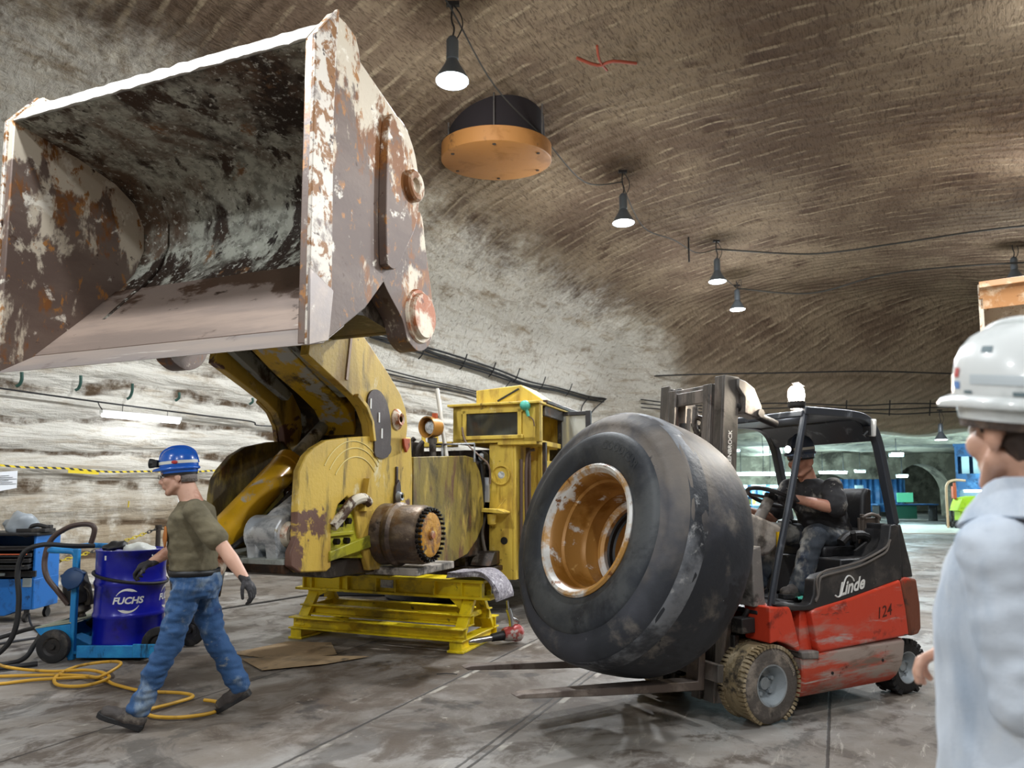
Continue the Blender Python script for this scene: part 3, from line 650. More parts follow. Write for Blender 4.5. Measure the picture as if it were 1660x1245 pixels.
mb = MB(); mb.tube([(x1-.12,y0-.05,2.40),(x1-.06,y0-.06,2.36),(x1-.05,y0-.04,2.28)], .008, 6, 4); mb.tube([(x0+.14,y0-.03,2.3),(x0+.2,y0-.06,2.12),(x0+.4,y0-.12,1.95),(x0+.53,y0-.1,1.82),(x0+.54,y0-.08,1.6)], .012, 6, 4); sub('cab_wiring', mb, mat('wire_brown', '#6b5647', .6), cb)
mb = MB(); mb.box((.85,y0+.95,2.60),(.75,1.5,.05)); mb.box((1.16,y0+.9,2.5),(.04,1.3,.14)); mb.box((1.20,y0+1.3,1.9),(.06,.06,1.4)); mb.box((1.2,y0+.16,1.5),(.05,.05,1.2))
sub('cab_canopy', mb, 'lo_dark', ld, bevel=.01)
mb = MB(); mb.box((1.13,y0+1.0,2.05),(.06,.05,1.02)); mb.box((1.52,y0+1.0,2.05),(.07,.06,1.02)); mb.box((1.33,y0+1.0,2.53),(.40,.05,.05)); mb.box((1.33,y0+1.0,1.6),(.4,.05,.05))
gf = sub('door_frame', mb, 'dark_metal', ld, bevel=.006)
mb = MB(); mb.box((1.33,y0+1.0,2.07),(.34,.01,.9)); sub('door_pane', mb, mat('dusty_glass', '#b9b8ac', .25, alpha=.55), gf)
mb = MB(); mb.box((.9,3.6,1.5),(.9,.06,1.6)); sub('cab_rear_wall', mb, 'lo_dark', ld)
# lamps on the loader
def headlamp(name, c, d, r, mshell, deep=.12):
    c, d = V(c), V(d).normalized(); mb = MB()
    mb.lathe([(.001,-deep*1.1),(r*.85,-deep),(r,-deep*.5),(r,0),(r*1.02,.005),(r*.9,.005),(r*.88,-deep*.35)], c, d, 32)
    o = sub(name, mb, mshell, ld, ang=40)
    mb = MB(); mb.lathe([(r*.70,-deep*.3),(r*.70,-.02),(r*.62,.005),(r*.3,.018),(.001,.02)], c-d*deep*.35, d, 28); sub('lamp_lens', mb, 'lens', o)
    return o
wl = headlamp('work_light', (.03,1.35,2.255), (-.25,-1,-.05), .125, mat('amber_housing', '#b98238', .45, .1, [('#7a5a2c', 5, .5, .66)]), .18)
mb = MB(); mb.cyl((.08,1.40,2.12),(.08,1.42,1.88),.04,n=16); mb.box((.08,1.40,2.10),(.10,.05,.06)); sub('lamp_post', mb, 'steel', wl)
mb = MB(); mb.box((.10,1.42,2.39),(.05,.05,.06)); sub('lamp_tag', mb, 'redp', wl)
headlamp('headlight', (.68,2.03,1.709), (0,-1,0), .118, 'cab_yel', .10)
s2 = headlamp('side_lamp', (.46,1.9,1.93), (-.3,-1,0), .075, 'black', .09)
mb = MB(); mb.tube([(.46,1.93,1.88),(.47,1.95,1.75),(.47,1.97,1.35)], .03, 8, 3); sub('lamp_cable', mb, 'black', s2)
mb = MB(); mb.box((.48,2.0,1.53),(.13,.05,.30)); sub('grey_box', mb, mat('grey_box', '#a3a6ac', .5), ld, bevel=.006)
mb = MB(); mb.prism([(.45,1.31),(.72,1.30),(.80,1.27),(.80,1.25),(.45,1.27)], 'y', 1.85, 2.04); mb.lathe([(.001,-.14),(.05,-.12),(.06,0)], (.60,1.95,1.24), (0,0,1), 20); mb.bar((.66,1.93,1.28),(.80,1.9,1.42),.012,.012); sub('tool_bracket', mb, 'cab_yel', ld, bevel=.004)
mb = MB(); mb.cyl((.20,1.55,1.86),(.02,1.62,2.74),.026,n=14); sub('whip_mast', mb, mat('bare_pole', '#c2bdb2', .45, .3), ld)
mb = MB(); mb.tube([(.05,1.5,1.85),(.05,1.5,2.06),(.55,1.55,2.06),(.55,1.55,1.85)], .014, 8); mb.tube([(.16,1.5,1.85),(.16,1.5,2.06)], .014, 8); sub('deck_rail', mb, 'grey_cyl', ld)
mb = MB(); mb.tube([(-.08,1.2,1.9),(-.10,1.2,2.05),(-.05,1.22,2.12)], .03, 8, 3); mb.tube([(-.02,1.2,1.85),(0,1.2,2.0),(.04,1.25,2.08)], .03, 8, 3); mb.box((-.15,1.3,1.95),(.2,.3,.25)); sub('hose_junction', mb, 'lo_dark', ld, bevel=.01)
mb = MB(); mb.tube([(-.38,2.05,2.08),(-.38,2.05,2.26),(-.24,2.05,2.30),(-.20,2.05,2.12)], .028, 8, 4); sub('intake_pipe', mb, 'cab_yel', ld)
mb = MB(); mb.tube([(.50,2.0,1.25),(.47,1.96,1.0),(.52,1.95,.75),(.50,1.95,.60)], .022, 8, 4); sub('drain_hose', mb, mat('dark_hose', '#4c4339', .6), ld)
mb = MB(); mb.box((.45,1.95,.60),(.5,.5,.06)); mb.box((.30,1.8,.68),(.10,.10,.14)); mb.prism([(1.75,.64),(2.1,.64),(2.1,.80),(1.9,.80)], 'x', .4, .66); sub('articulation_guard', mb, 'lo_dark', ld, bevel=.01)
# remaining wheels, hidden in the shade behind the lifted tyre
for (xx, yy) in ((-1.05, 4.6), (1.05, 4.6)):
    mb = MB(); mb.lathe([(.45,-.30),(.78,-.33),(.86,-.26),(.90,-.1),(.90,.1),(.86,.26),(.78,.33),(.45,.30)], (xx, yy, .90), (1,0,0), 48)
    w_ = sub('wheel', mb, 'black_rubber', ld)
    mb = MB(); mb.lathe([(.001,.1),(.3,.1),(.42,.2),(.46,.28),(.46,-.28),(.3,-.1),(.001,-.1)], (xx, yy, .90), (1,0,0), 32); sub('wheel_rim', mb, 'cab_yel', w_)

# ---------------------------------------------------------------- axle cradle
M['stand'] = mat('stand_yellow', '#e3c914', .45, 0, [('#a8921a', 3, .48, .66), ('#6a5f1c', 6, .60, .70), ('#4a2c1c', 16, .67, .71), ('#c9b76a', 5, .64, .72)], (40, .08))
cr = thing('axle_cradle', 'low bright yellow steel cradle holding up the loader front frame', 'stand', LO, LA)
CX0, CX1, CY, CD = -.98, 1.16, .62, .36
mb = MB()
for z, h in ((.635,.03),(.475,.025)): mb.box(((CX0+CX1)/2, CY-.04, z), (CX1-CX0+(.14 if z < .5 else 0), .30, h))
for dy in (-.13, .05): mb.box(((CX0+CX1)/2, CY+dy, .555), (CX1-CX0-.04, .02, .14))
beam = mb.obj('top_beam', M['stand'], cr, bevel=.004)
for xx in (CX0+.03, CX0+.13, -.50, -.40, -.05, .18, .62, .92, CX1-.03):
    mb = MB(); mb.box((xx, CY-.15, .555), (.018, .07, .14)); mb.obj('stiffener', M['stand'], beam)
mb = MB(); mb.box((.06, CY-.144, .565), (.15, .006, .08)); mb.obj('rating_plate', mat('rating_plate', '#a8a9a2', .4, .4, [('#6f7078', 20, .45, .6)]), cr, label='small grey metal rating plate')
for xx in (-.84, .98):
    for dy in (-1, 1):
        mb = MB(); mb.bar((xx, CY+dy*.10, .47), (xx, CY+dy*CD, .12), .12, .05, (0,1,0)); mb.prism([(xx-.07+.0,.47),(xx-.07,.34),(xx+(.22 if xx < 0 else -.22),.47)], 'y', CY+dy*.14-.01, CY+dy*.14+.01); mb.obj('leg', M['stand'], cr, bevel=.004)
    mb = MB(); mb.box((xx, CY, .06), (.05, 2*CD+.02, .09)); mb.box((xx, CY, .105), (.13, 2*CD+.02, .014)); mb.box((xx, CY, .012), (.17, 2*CD+.16, .022)); mb.box((xx, CY-CD-.06, .062), (.13, .014, .10)); mb.box((xx, CY+CD+.06, .062), (.13, .014, .10)); mb.obj('foot_beam', M['stand'], cr, bevel=.004)
for dy, z, w_, h in ((-CD-.03, .165, .12, .105), (-CD+.14, .275, .10, .09), (CD-.14, .275, .10, .09), (CD+.03, .165, .12, .105)):
    mb = MB(); y = CY+dy
    mb.box((.07, y, z+h/2), (1.98, w_, .014)); mb.box((.07, y, z-h/2), (1.98, w_, .014)); mb.box((.07, y+(.03 if dy < 0 else -.03), z), (1.98, .014, h)); mb.obj('rail', M['stand'], cr, bevel=.003)
mb = MB(); mb.box((.98, CY, .30), (.03, 2*CD-.2, .05)); mb.obj('end_tie', M['stand'], cr)
mb = MB(); mb.box((-.84, CY, .30), (.03, 2*CD-.2, .05)); mb.obj('end_tie', M['stand'], cr)
# folded blanket hanging over the end of the cradle
M['felt'] = mat('grey_felt', '#8b868d', .95, 0, [('#c9c6c9', 30, .5, .66), ('#5c5860', 22, .52, .66)], (60, .5))
mb = MB(); off = 0
for k in range(4):
    pr = [(.80,.675),(.95,.685),(1.10,.70),(1.19,.685),(1.26,.63),(1.30,.55),(1.33-.01*k,.47)]
    pr = [p for p in catmull([(x, 0, z+k*.013) for x, z in pr], 4)]
    pr = [V((p.x + max(0, (.66-p.z))*.10*k, 0, p.z)) for p in pr]
    ya, yb = CY-.26, CY+.17-.02*k
    rings = []
    for p, q in zip(pr, pr[1:]+[pr[-1]+(pr[-1]-pr[-2])]):
        n_ = V((-(q-p).z, 0, (q-p).x)).normalized()*.006
        w = .012*math.sin(p.x*22+k)
        rings.append([p+V((0, ya+w, 0))-n_, p+V((0, yb+w, 0))-n_, p+V((0, yb+w, 0))+n_, p+V((0, ya+w, 0))+n_])
    mb.loft(rings)
o = mb.obj('folded_blanket', M['felt'], None, ang=60); o.location = LO; o.rotation_euler = (0, 0, math.radians(LA)); tag(o, 'folded grey felt blanket draped over the end of the yellow cradle', 'blanket')
# ---------------------------------------------------------------- big worn tyre on the forks
TC = V((.475, 4.64, 1.262)); az, el = math.radians(32.5), math.radians(16.1)
tn = V((-math.cos(az)*math.cos(el), -math.sin(az)*math.cos(el), math.sin(el)))
M['tyre'] = mat('tyre_rubber', '#2c2f35', .62, 0, [('#3c3e45', 1.0, .46, .60, {'d': 4}), ('#6b645d', .9, .54, .74, {'gs': [(0, .05, .7, .06), (2, -.2, .75, .16)], 'd': 5}), ('#7d766e', 2.5, .56, .76, {'gs': [(2, -.2, .8, .06)]}), ('#26272d', 1.5, .585, .61, {'d': 5}), ('#9a9ca0', 40, .695, .73)], (12, .25), spec=.4)
M['tyre_side'] = mat('tyre_sidewall', '#262b32', .55, 0, [('#434648', 1.2, .46, .6), ('#1b1f26', 2.5, .5, .64), ('#8d9094', 45, .69, .73)], (20, .12), spec=.45)
M['scuff'] = mat('shoulder_scuff', '#74777c', .6, 0, [('#2c2f35', 2.2, .40, .56), ('#b9b9b8', 6, .60, .7)], (14, .4))
M['rim_gold'] = mat('rim_ochre', '#a8783a', .42, .15, [('#8a5a1c', 3, .48, .64), ('#d8d5cf', 3.2, .585, .64), ('#d9b070', 8, .64, .72)], (30, .08))
M['rim_lip'] = mat('rim_lip', '#b98a48', .45, .2, [('#d9d8d4', 3.0, .44, .56), ('#7a4a1c', 9, .60, .68)], (30, .15))
ty = thing('tyre_assembly', 'giant smooth black tyre on an ochre rim standing on the forklift forks', 'tyre', TC)
def tl(prof, m, name, parent, n=72, ang=40, loop=False, jit=None):
    mb = MB(); mb.lathe(prof, (0,0,0), tn, n, loop=loop)
    if jit: mb.jitter(*jit)
    return mb.obj(name, M[m], parent, ang=ang)
RT, WT = .856, .707
tread = [(.665,.004),(.70,-.006),(.735,-.010),(.772,-.028),(.805,-.055),(.826,-.082),(.833,-.094),(.838,-.118),(.848,-.17),(.854,-.25),(.857,-.353),(.854,-.46),(.848,-.54),(.838,-.59),(.82,-.63),(.78,-.68),(.72,-.70),(.60,-.715),(.46,-.69),(.435,-.66),(.43,-.353)]
tread = [(p.x, p.y) for p in catmull([(r, h, 0) for r, h in tread[:6]], 2)] + tread[6:]
tb = tl(tread, 'tyre', 'tread', ty, 120, 38)
for v in tb.data.vertices:
    r0 = v.co.length; v.co += v.co.normalized()*(.006*noise.noise(v.co*5) )
side = [(.43,-.10),(.43,-.012),(.45,.008),(.50,.024),(.56,.03),(.62,.026),(.652,.016),(.662,.006),(.668,.0)]
tl(side, 'tyre_side', 'sidewall', ty, 120, 40)
rm = tl([(.44,-.03),(.445,.012),(.432,.026),(.412,.022),(.40,.004),(.388,-.012)], 'rim_lip', 'wheel_rim', ty, 96)
tl([(.388,-.012),(.375,-.03),(.366,-.10),(.352,-.115),(.347,-.25),(.335,-.27),(.325,-.285),(.322,-.40),(.315,-.415)], 'rim_gold', 'rim_barrel', rm, 96, 30)
tl([(.32,-.40),(.31,-.385),(.285,-.385),(.262,-.40),(.262,-.43)], 'rim_lip', 'rim_flange', rm, 96, 30)
tl([(.262,-.43),(.25,-.44),(.25,-.47),(.235,-.48)], 'black', 'rim_gap', rm, 64)
tl([(.235,-.48),(.23,-.60),(.20,-.66),(.001,-.67)], 'rim_gold', 'rim_disc', rm, 64)
tl([(.822,-.074),(.8275,-.083),(.836,-.098),(.843,-.13),(.8475,-.16),(.851,-.195)], 'scuff', 'shoulder_scuff', ty, 120)
uu = tn.cross(V((0,0,1))).normalized(); vv = uu.cross(tn).normalized()
if uu.x < 0: uu = -uu
mb = MB()
def arc_map(x, y, e):
    a = math.radians(66) - x/.565; r = .565 + y
    return uu*math.cos(a)*r + vv*math.sin(a)*r + tn*(.030+e)
mb.text('GOODYEAR', .075, arc_map, .003, bold=.003)
mb.obj('raised_lettering', M['tyre_side'], ty)

# ---------------------------------------------------------------- forklift (local: x to the rear, y to its far side)
KO = V((1.632, 4.693, 0)); KA = 27.2
M['fk_red'] = mat('forklift_red', '#d3432a', .42, 0, [('#b98578', 2.0, .50, .64, {'gs': [(2, .5, .2, .12)], 'st': (.5, 1, 1.2)}), ('#b8b0ab', 3.0, .56, .66, {'gs': [(2, .55, .3, .07)], 'st': (.4, 1, 2)}), ('#8c2a1c', 5, .58, .7), ('#54382e', 5, .635, .69, {'st': (.5, 1, 2.5)}), ('#e25a38', 2, .60, .70)], (40, .08), spec=.5)
M['fk_skirt'] = mat('forklift_skirt', '#a8988f', .42, .1, [('#c2482f', 2.2, .47, .58, {'st': (.45, 1, 2), 'g': (2, .36, .18, .06)}), ('#7c6a5e', 4, .56, .68, {'st': (.3, 1, 2)}), ('#c9c4bf', 5, .60, .70, {'st': (.3, 1, 3)}), ('#6b2a1c', 6, .62, .70)], (40, .06))
M['fk_rust'] = mat('counterweight_brown', '#7a4430', .55, 0, [('#b03a22', 4, .54, .64), ('#4b3128', 5, .52, .66), ('#9a8378', 8, .64, .72)], (30, .2))
M['fk_black'] = mat('forklift_black', '#2a2a2c', .48, 0, [('#4c4845', 3, .50, .68), ('#8a857e', 9, .66, .74), ('#141416', 5, .58, .7)], (60, .06), spec=.5)
M['mast'] = mat('mast_grey', '#57534f', .5, .3, [('#8a817a', 2.2, .48, .64, {'st': (2, 2, .35)}), ('#35312f', 4, .54, .66), ('#8f6a5c', 3, .60, .68, {'st': (3, 3, .4)})], (40, .1))
M['fork'] = mat('fork_steel', '#6d625c', .45, .4, [('#9a8f86', 3, .48, .64), ('#4a3a32', 4, .56, .66)], (40, .12))
M['guard'] = mat('guard_tube', '#3a3f47', .35, .2, [('#7d828a', 6, .58, .7, {'st': (1, 1, .4)})], (40, .06), spec=.6)
M['dust_grey'] = mat('dusty_grey_panel', '#7b7672', .65, .1, [('#a39c94', 5, .48, .64), ('#4b4744', 6, .56, .68)], (50, .15))
M['mud_tyre'] = mat('muddy_tyre', '#8a7a5c', .85, 0, [('#b5a68a', 5, .48, .64), ('#3c352c', 6, .52, .64), ('#c9bfb0', 14, .64, .72)], (30, .6))
M['grey_tyre'] = mat('grey_tyre_wall', '#5a544f', .75, 0, [('#8f857a', 6, .48, .64), ('#2f2b29', 5, .54, .66)], (40, .35))
M['rim_grey'] = mat('rim_grey', '#9aa1a5', .5, .2, [('#5d6468', 5, .5, .64), ('#c4bdb2', 8, .62, .72)], (40, .1))
fk = thing('forklift', 'worn red and black electric forklift carrying the giant tyre', 'forklift', KO, KA)
def fp(name, mb, m, parent=fk, **k): return mb.obj(name, M[m] if isinstance(m, str) else m, parent, **k)
# wheels
def fwheel(c, r, w, mt, ms, lug, lab=None, rimr=.52):
    x, y, z = c; mb = MB(); s = 1 if y < .5 else -1
    d = (0, -s, 0)
    mb.lathe([(r*rimr,-w*.5),(r*.80,-w*.5),(r*.95,-w*.45),(r,-w*.36),(r,w*.36),(r*.95,w*.45),(r*.80,w*.52),(r*.66,w*.49),(r*rimr,w*.5)], (x, y, z), d, 56)
    o = fp('wheel_tyre', mb, mt, label=lab)
    mb = MB(); mb.lathe([(r*.955,w*.452),(r*.90,w*.488),(r*.80,w*.525),(r*.67,w*.50),(r*.62,w*.52),(r*rimr*.99,w*.50)], (x, y, z), d, 56); fp('sidewall', mb, ms, o)
    mb = MB()
    for k in range(lug):
        a = 2*PI*k/lug
        for side in (-1, 1):
            p = V((x+math.cos(a)*(r*.984), y+side*w*.40, z+math.sin(a)*(r*.984)))
            if p.z < r*.10: continue
            mb.box((p.x, p.y, p.z), ((.022 if lug > 30 else .045)*r/.25, w*.24, 2*PI*r/lug*.62), (0, -math.degrees(a), 0))
    mb.cyl((x, y-w*.3, z), (x, y+w*.3, z), r*.985, n=48, cap=False); fp('tread', mb, mt, o)
    mb = MB(); mb.lathe([(r*rimr*1.0,w*.44),(r*rimr*1.03,w*.51),(r*rimr*.95,w*.50),(r*rimr*.85,w*.36),(r*rimr*.78,w*.20),(r*rimr*.70,w*.10),(r*rimr*.32,w*.10),(r*rimr*.30,w*.24),(.001,w*.26)], (x, y, z), d, 40)
    rm_ = fp('wheel_rim', mb, 'rim_grey', o)
    for k in range(5):
        a = 2*PI*k/5+.4; p = V((x+math.cos(a)*r*rimr*.55, y-s*w*.10, z+math.sin(a)*r*rimr*.55)); mb = MB(); mb.cyl(p, p+V((0,-s*w*.14,0)), r*.062, r*.05, n=10); fp('wheel_nut', mb, 'rim_grey', rm_)
    return o
w1 = fwheel((.06, .115, .252), .252, .23, 'mud_tyre', 'grey_tyre', 52, 'front wheel tyre caked in pale dust')
fwheel((.06, .985, .252), .252, .23, 'mud_tyre', 'grey_tyre', 52)
fwheel((1.525, .135, .195), .195, .16, 'black_rubber', 'black_rubber', 24, None, .60)
fwheel((1.525, .965, .195), .195, .16, 'black_rubber', 'black_rubber', 24, None, .60)
mb = MB()
def letters_on_tyre(x, y, e):
    a = math.radians(38) - x/.20; r = .20 + y
    return V((.06+math.cos(a)*r, -.0055-e, .252+math.sin(a)*r))
mb.text('CONTINENTAL', .026, letters_on_tyre, .002, bold=.0005); fp('tyre_lettering', mb, mat('pale_letters', '#a89c8c', .8), w1)
# chassis and red side panels
mb = MB(); mb.box((.75,.55,.30),(1.2,.90,.34)); mb.box((.15,.55,.36),(.5,.6,.30)); chs = fp('chassis', mb, 'dark_metal', bevel=.01)
for s in (0, 1):
    Y = (lambda y: y) if s == 0 else (lambda y: 1.10-y)
    mb = MB(); mb.prism([(.445,.692),(.50,.712),(.853,.758),(1.15,.81),(1.404,.856),(1.455,.64),(1.48,.443),(.52,.415),(.50,.43)], 'y', Y(.0), Y(.18))
    pn = fp('side_panel', mb, 'fk_red', bevel=.018, seg=3)
    mb = MB(); mb.prism([(.445,.692),(.39,.70),(.37,.43),(.50,.415)], 'y', Y(.045), Y(.2)); fp('panel_recess', mb, 'fk_red', pn, bevel=.008)
    mb = MB(); mb.prism([(.055,.515),(.055,.752),(.241,.74),(.265,.70),(.335,.455),(.31,.44),(.27,.47),(.20,.505),(.12,.525)], 'y', Y(.0), Y(.22)); fp('front_fender', mb, 'fk_red', bevel=.012, seg=3)
    mb = MB(); mb.prism([(.33,.44),(.50,.43),(.49,.375),(.34,.39)], 'y', Y(-.012), Y(.12)); fp('step', mb, 'dust_grey', chs, bevel=.01)
    # bulged skirt
    prof = [(.03,.425),(.0,.405),(-.008,.33),(-.006,.25),(.02,.17),(.06,.125)]
    mb = MB(); rr = []
    for xx, k in ((.345, 0), (.36, 1), (.7, 1), (1.05, 1), (1.25, 1), (1.33, .7)):
        ring = [V((xx + (.10*(z-.12)/.3*(1 if xx > 1 else 0)), Y(y+(.02*(1-k))), z)) for y, z in prof]
        rr.append(ring + [V((q.x, Y(.20), q.z)) for q in reversed(ring)])
    mb.loft(rr); sk = fp('side_skirt', mb, 'fk_skirt', bevel=.006)
    for (xx, zz) in ((.62,.27),(1.15,.30)):
        mb = MB(); mb.cyl((xx, Y(-.012), zz), (xx, Y(.0), zz), .011, n=10); fp('skirt_hole', mb, 'black', sk)
    # black upper cover with the swoop
    sw = [(.111,.765),(.16,.735),(.30,.705),(.475,.698),(.853,.752),(1.15,.805),(1.44,.853),(1.45,1.0),(1.43,1.25),(1.40,1.262),(1.34,1.258),(1.315,1.15),(1.27,1.08),(1.15,1.035),(.966,.985),(.75,.955),(.56,.93),(.505,.90),(.49,.80),(.46,.745),(.40,.735),(.20,.76)]
    mb = MB(); mb.prism(sw, 'y', Y(.012), Y(.10)); cv = fp('side_cover', mb, 'fk_black', bevel=.012, seg=3)
    for d in (.0, .03):
        cv_pts = [(.50,.755+d*.3),(.53-d*.2,.80),(.55-d,.90+d*.2),(.60,.925+d),(.75,.945+d),(.966,.975+d),(1.15,1.025+d),(1.27,1.07+d),(1.31+d*.3,1.15)]
        mb = MB(); mb.tube([(x, Y(.008), z) for x, z in cv_pts], .008, 6, 4); fp('cover_rim', mb, mat('worn_edge', '#6b6560', .45), cv)
    # counterweight shoulder
    mb = MB(); mb.prism([(1.415,.855),(1.47,.87),(1.60,.852),(1.632,.66),(1.629,.475),(1.60,.445),(1.49,.435),(1.465,.64)], 'y', Y(.004), Y(.55)); fp('counterweight', mb, 'fk_rust', bevel=.02, seg=3)
    mb = MB(); mb.prism([(1.455,.862),(1.44,1.262),(1.47,1.262),(1.57,.95),(1.585,.862)], 'y', Y(.02), Y(.55)); fp('rear_hood', mb, 'fk_black', bevel=.015, seg=3)
def lab_map(ox, oz, sl):
    return lambda x, y, e: V((ox+x, -.0005-e, oz+y+x*sl))
mb = MB(); mb.text('Linde', .125, lambda x, y, e: V((.87+x, .0105-e, .835+y+x*.16)), .002, shear=.35, bold=.004); mb.tube([(.700,.0085,.785),(.725,.0085,.772),(.760,.0085,.785),(.785,.0085,.84),(.815,.0085,.895),(.850,.0085,.912),(.885,.0085,.895),(.90,.0085,.872)], .0055, 6, 4)
fp('logo_lettering', mb, 'white_paint')
mb = MB(); mb.text('124', .115, lab_map(1.20, .635, .14), .001, shear=.12, bold=.001); fp('fleet_number', mb, mat('faded_number', '#57231a', .6))
mb = MB(); mb.box((.78,.55,.66),(.72,.9,.06)); mb.box((1.2,.55,.86),(.55,.84,.30)); mb.box((.30,.55,.70),(.5,.9,.03)); fp('floor_deck', mb, 'fk_black', bevel=.01)
mb = MB(); mb.prism([(.98,.93),(1.30,.98),(1.42,1.22),(1.50,1.22),(1.5,.86),(.98,.80)], 'y', .12, .98); fp('battery_hood', mb, 'fk_black', bevel=.02, seg=3)
# dash, steering, floor
mb = MB(); mb.prism([(.02,.74),(.02,1.12),(.10,1.14),(.13,.74)], 'y', .10, 1.0); fp('front_bulkhead', mb, 'dust_grey', bevel=.008)
mb = MB(); mb.prism([(.10,1.02),(.10,1.30),(.22,1.36),(.52,1.26),(.56,1.16),(.40,1.05)], 'y', .30, .95); db = fp('dashboard', mb, 'dust_grey', bevel=.03, seg=3)
mb = MB(); mb.box((.48,.292,1.15),(.035,.012,.13)); fp('warning_sticker', mb, mat('sticker_yellow', '#e0b713', .5), db)
mb = MB(); mb.cyl((.50,.56,1.20),(.68,.56,1.44),.045,.04,n=18); sc = fp('steering_column', mb, 'dust_grey')
sd = V((.42,0,.90)).normalized(); su = V((0,1,0)); sv2 = sd.cross(su)
SC = V((.70,.56,1.46))
mb = MB(); mb.tube([SC+su*.175*math.cos(2*PI*k/32)+sv2*.175*math.sin(2*PI*k/32) for k in range(32)], .017, 10, closed=True)
for a in (.3, 2.4, 4.5): mb.bar(SC, SC+su*.17*math.cos(a)+sv2*.17*math.sin(a), .04, .012, sd)
mb.cyl(SC-sd*.02, SC+sd*.02, .05, n=20); fp('steering_wheel', mb, 'black')
# seat
mb = MB(); mb.box((1.22,.55,1.04),(.46,.46,.10)); st_ = fp('seat', mb, 'black', bevel=.03, seg=3)
mb = MB(); mb.prism([(1.42,1.05),(1.46,1.48),(1.50,1.54),(1.56,1.52),(1.54,1.05)], 'y', .32, .78); fp('backrest', mb, 'black', st_, bevel=.04, seg=3)
mb = MB(); mb.box((1.22,.55,.98),(.36,.40,.05)); fp('seat_base', mb, 'dark_metal', st_)
mb = MB(); mb.tube([(1.42,.26,1.02),(1.36,.24,1.16),(1.18,.25,1.17),(1.10,.26,1.12)], .035, 10, 3); mb.cyl((1.20,.22,1.14),(1.16,.20,1.20),.02); mb.bar((1.15,.18,1.06),(1.28,.18,1.12),.02,.01); fp('armrest_lever', mb, 'dark_metal')
mb = MB(); mb.box((1.47,.30,1.20),(.22,.02,.20)); mb.box((1.38,.28,1.20),(.02,.03,.26)); mb.box((1.56,.28,1.20),(.02,.03,.26)); mb.tube([(1.36,.27,1.30),(1.47,.265,1.33),(1.58,.27,1.30)], .014, 8, 3); mb.tube([(1.42,.27,1.08),(1.36,.22,.98),(1.35,.2,.88)], .012, 6, 3); fp('belt_guard', mb, mat('dirty_bracket', '#6a6058', .6, .2), bevel=.004)
# overhead guard
for s in (0, 1):
    y = .06 if s == 0 else 1.04
    mb = MB(); P = [(.125,y,.72),(.20,y,1.0),(.36,y,1.50),(.505,y,2.0),(.525,y,2.065)]
    mb.tube(P, .024, 10, 4); fp('front_pillar', mb, 'guard')
    mb = MB(); R_ = catmull([(.50,y,2.075),(.73,y,2.075),(1.00,y,2.07),(1.14,y,2.05),(1.23,y,1.99),(1.29,y,1.88),(1.34,y,1.70),(1.44,y,1.26)], 5)
    for a, b_ in zip(R_, R_[1:]):
        pass
    rings = []
    for i, p in enumerate(R_):
        d = (R_[min(i+1, len(R_)-1)]-R_[max(i-1, 0)]).normalized(); n_ = V((-d.z, 0, d.x)); h = .05
        rings.append([p+n_*.028+V((0,-.032,0)), p+n_*.028+V((0,.032,0)), p-n_*h*.6+V((0,.032,0)), p-n_*h*.6+V((0,-.032,0))])
    mb.loft(rings); fp('rear_pillar', mb, 'guard', bevel=.008)
mb = MB(); mb.box((.82,.55,2.062),(.66,.98,.03)); mb.box((.52,.55,2.055),(.07,1.0,.05)); mb.prism([(1.10,2.08),(1.22,2.02),(1.29,1.90),(1.27,1.88),(1.19,1.98),(1.09,2.04)], 'y', .09, 1.01); fp('roof', mb, 'guard', bevel=.01)
mb = MB(); mb.box((1.20,.03,1.98),(.025,.08,.13),(8,0,-25)); mr = fp('mirror_lamp', mb, 'white_paint', bevel=.008); mb = MB(); mb.cyl((1.18,.05,1.95),(1.16,.07,1.92),.02,n=10); mb.box((1.185,.055,1.955),(.04,.05,.07)); fp('mirror_bracket', mb, 'black', mr)
# bright work lamp on the roof edge
mb = MB(); mb.lathe([(.045,0),(.06,.02),(.06,.05),(.05,.06)], (.49,.10,2.09), (0,0,1), 24); wl_ = fp('roof_lamp', mb, 'dark_metal')
mb = MB(); mb.lathe([(.001,.0),(.050,.0),(.058,.04),(.052,.085),(.030,.108),(.001,.114)], (.49,.10,2.145), (0,0,1), 24); fp('lamp_dome', mb, emis('lamp_glow', '#fff2dd', 300), wl_)
mb = MB(); mb.box((.55,.13,2.272),(.07,.06,.006),(0,20,0)); fp('lamp_hood', mb, 'dark_metal', wl_)
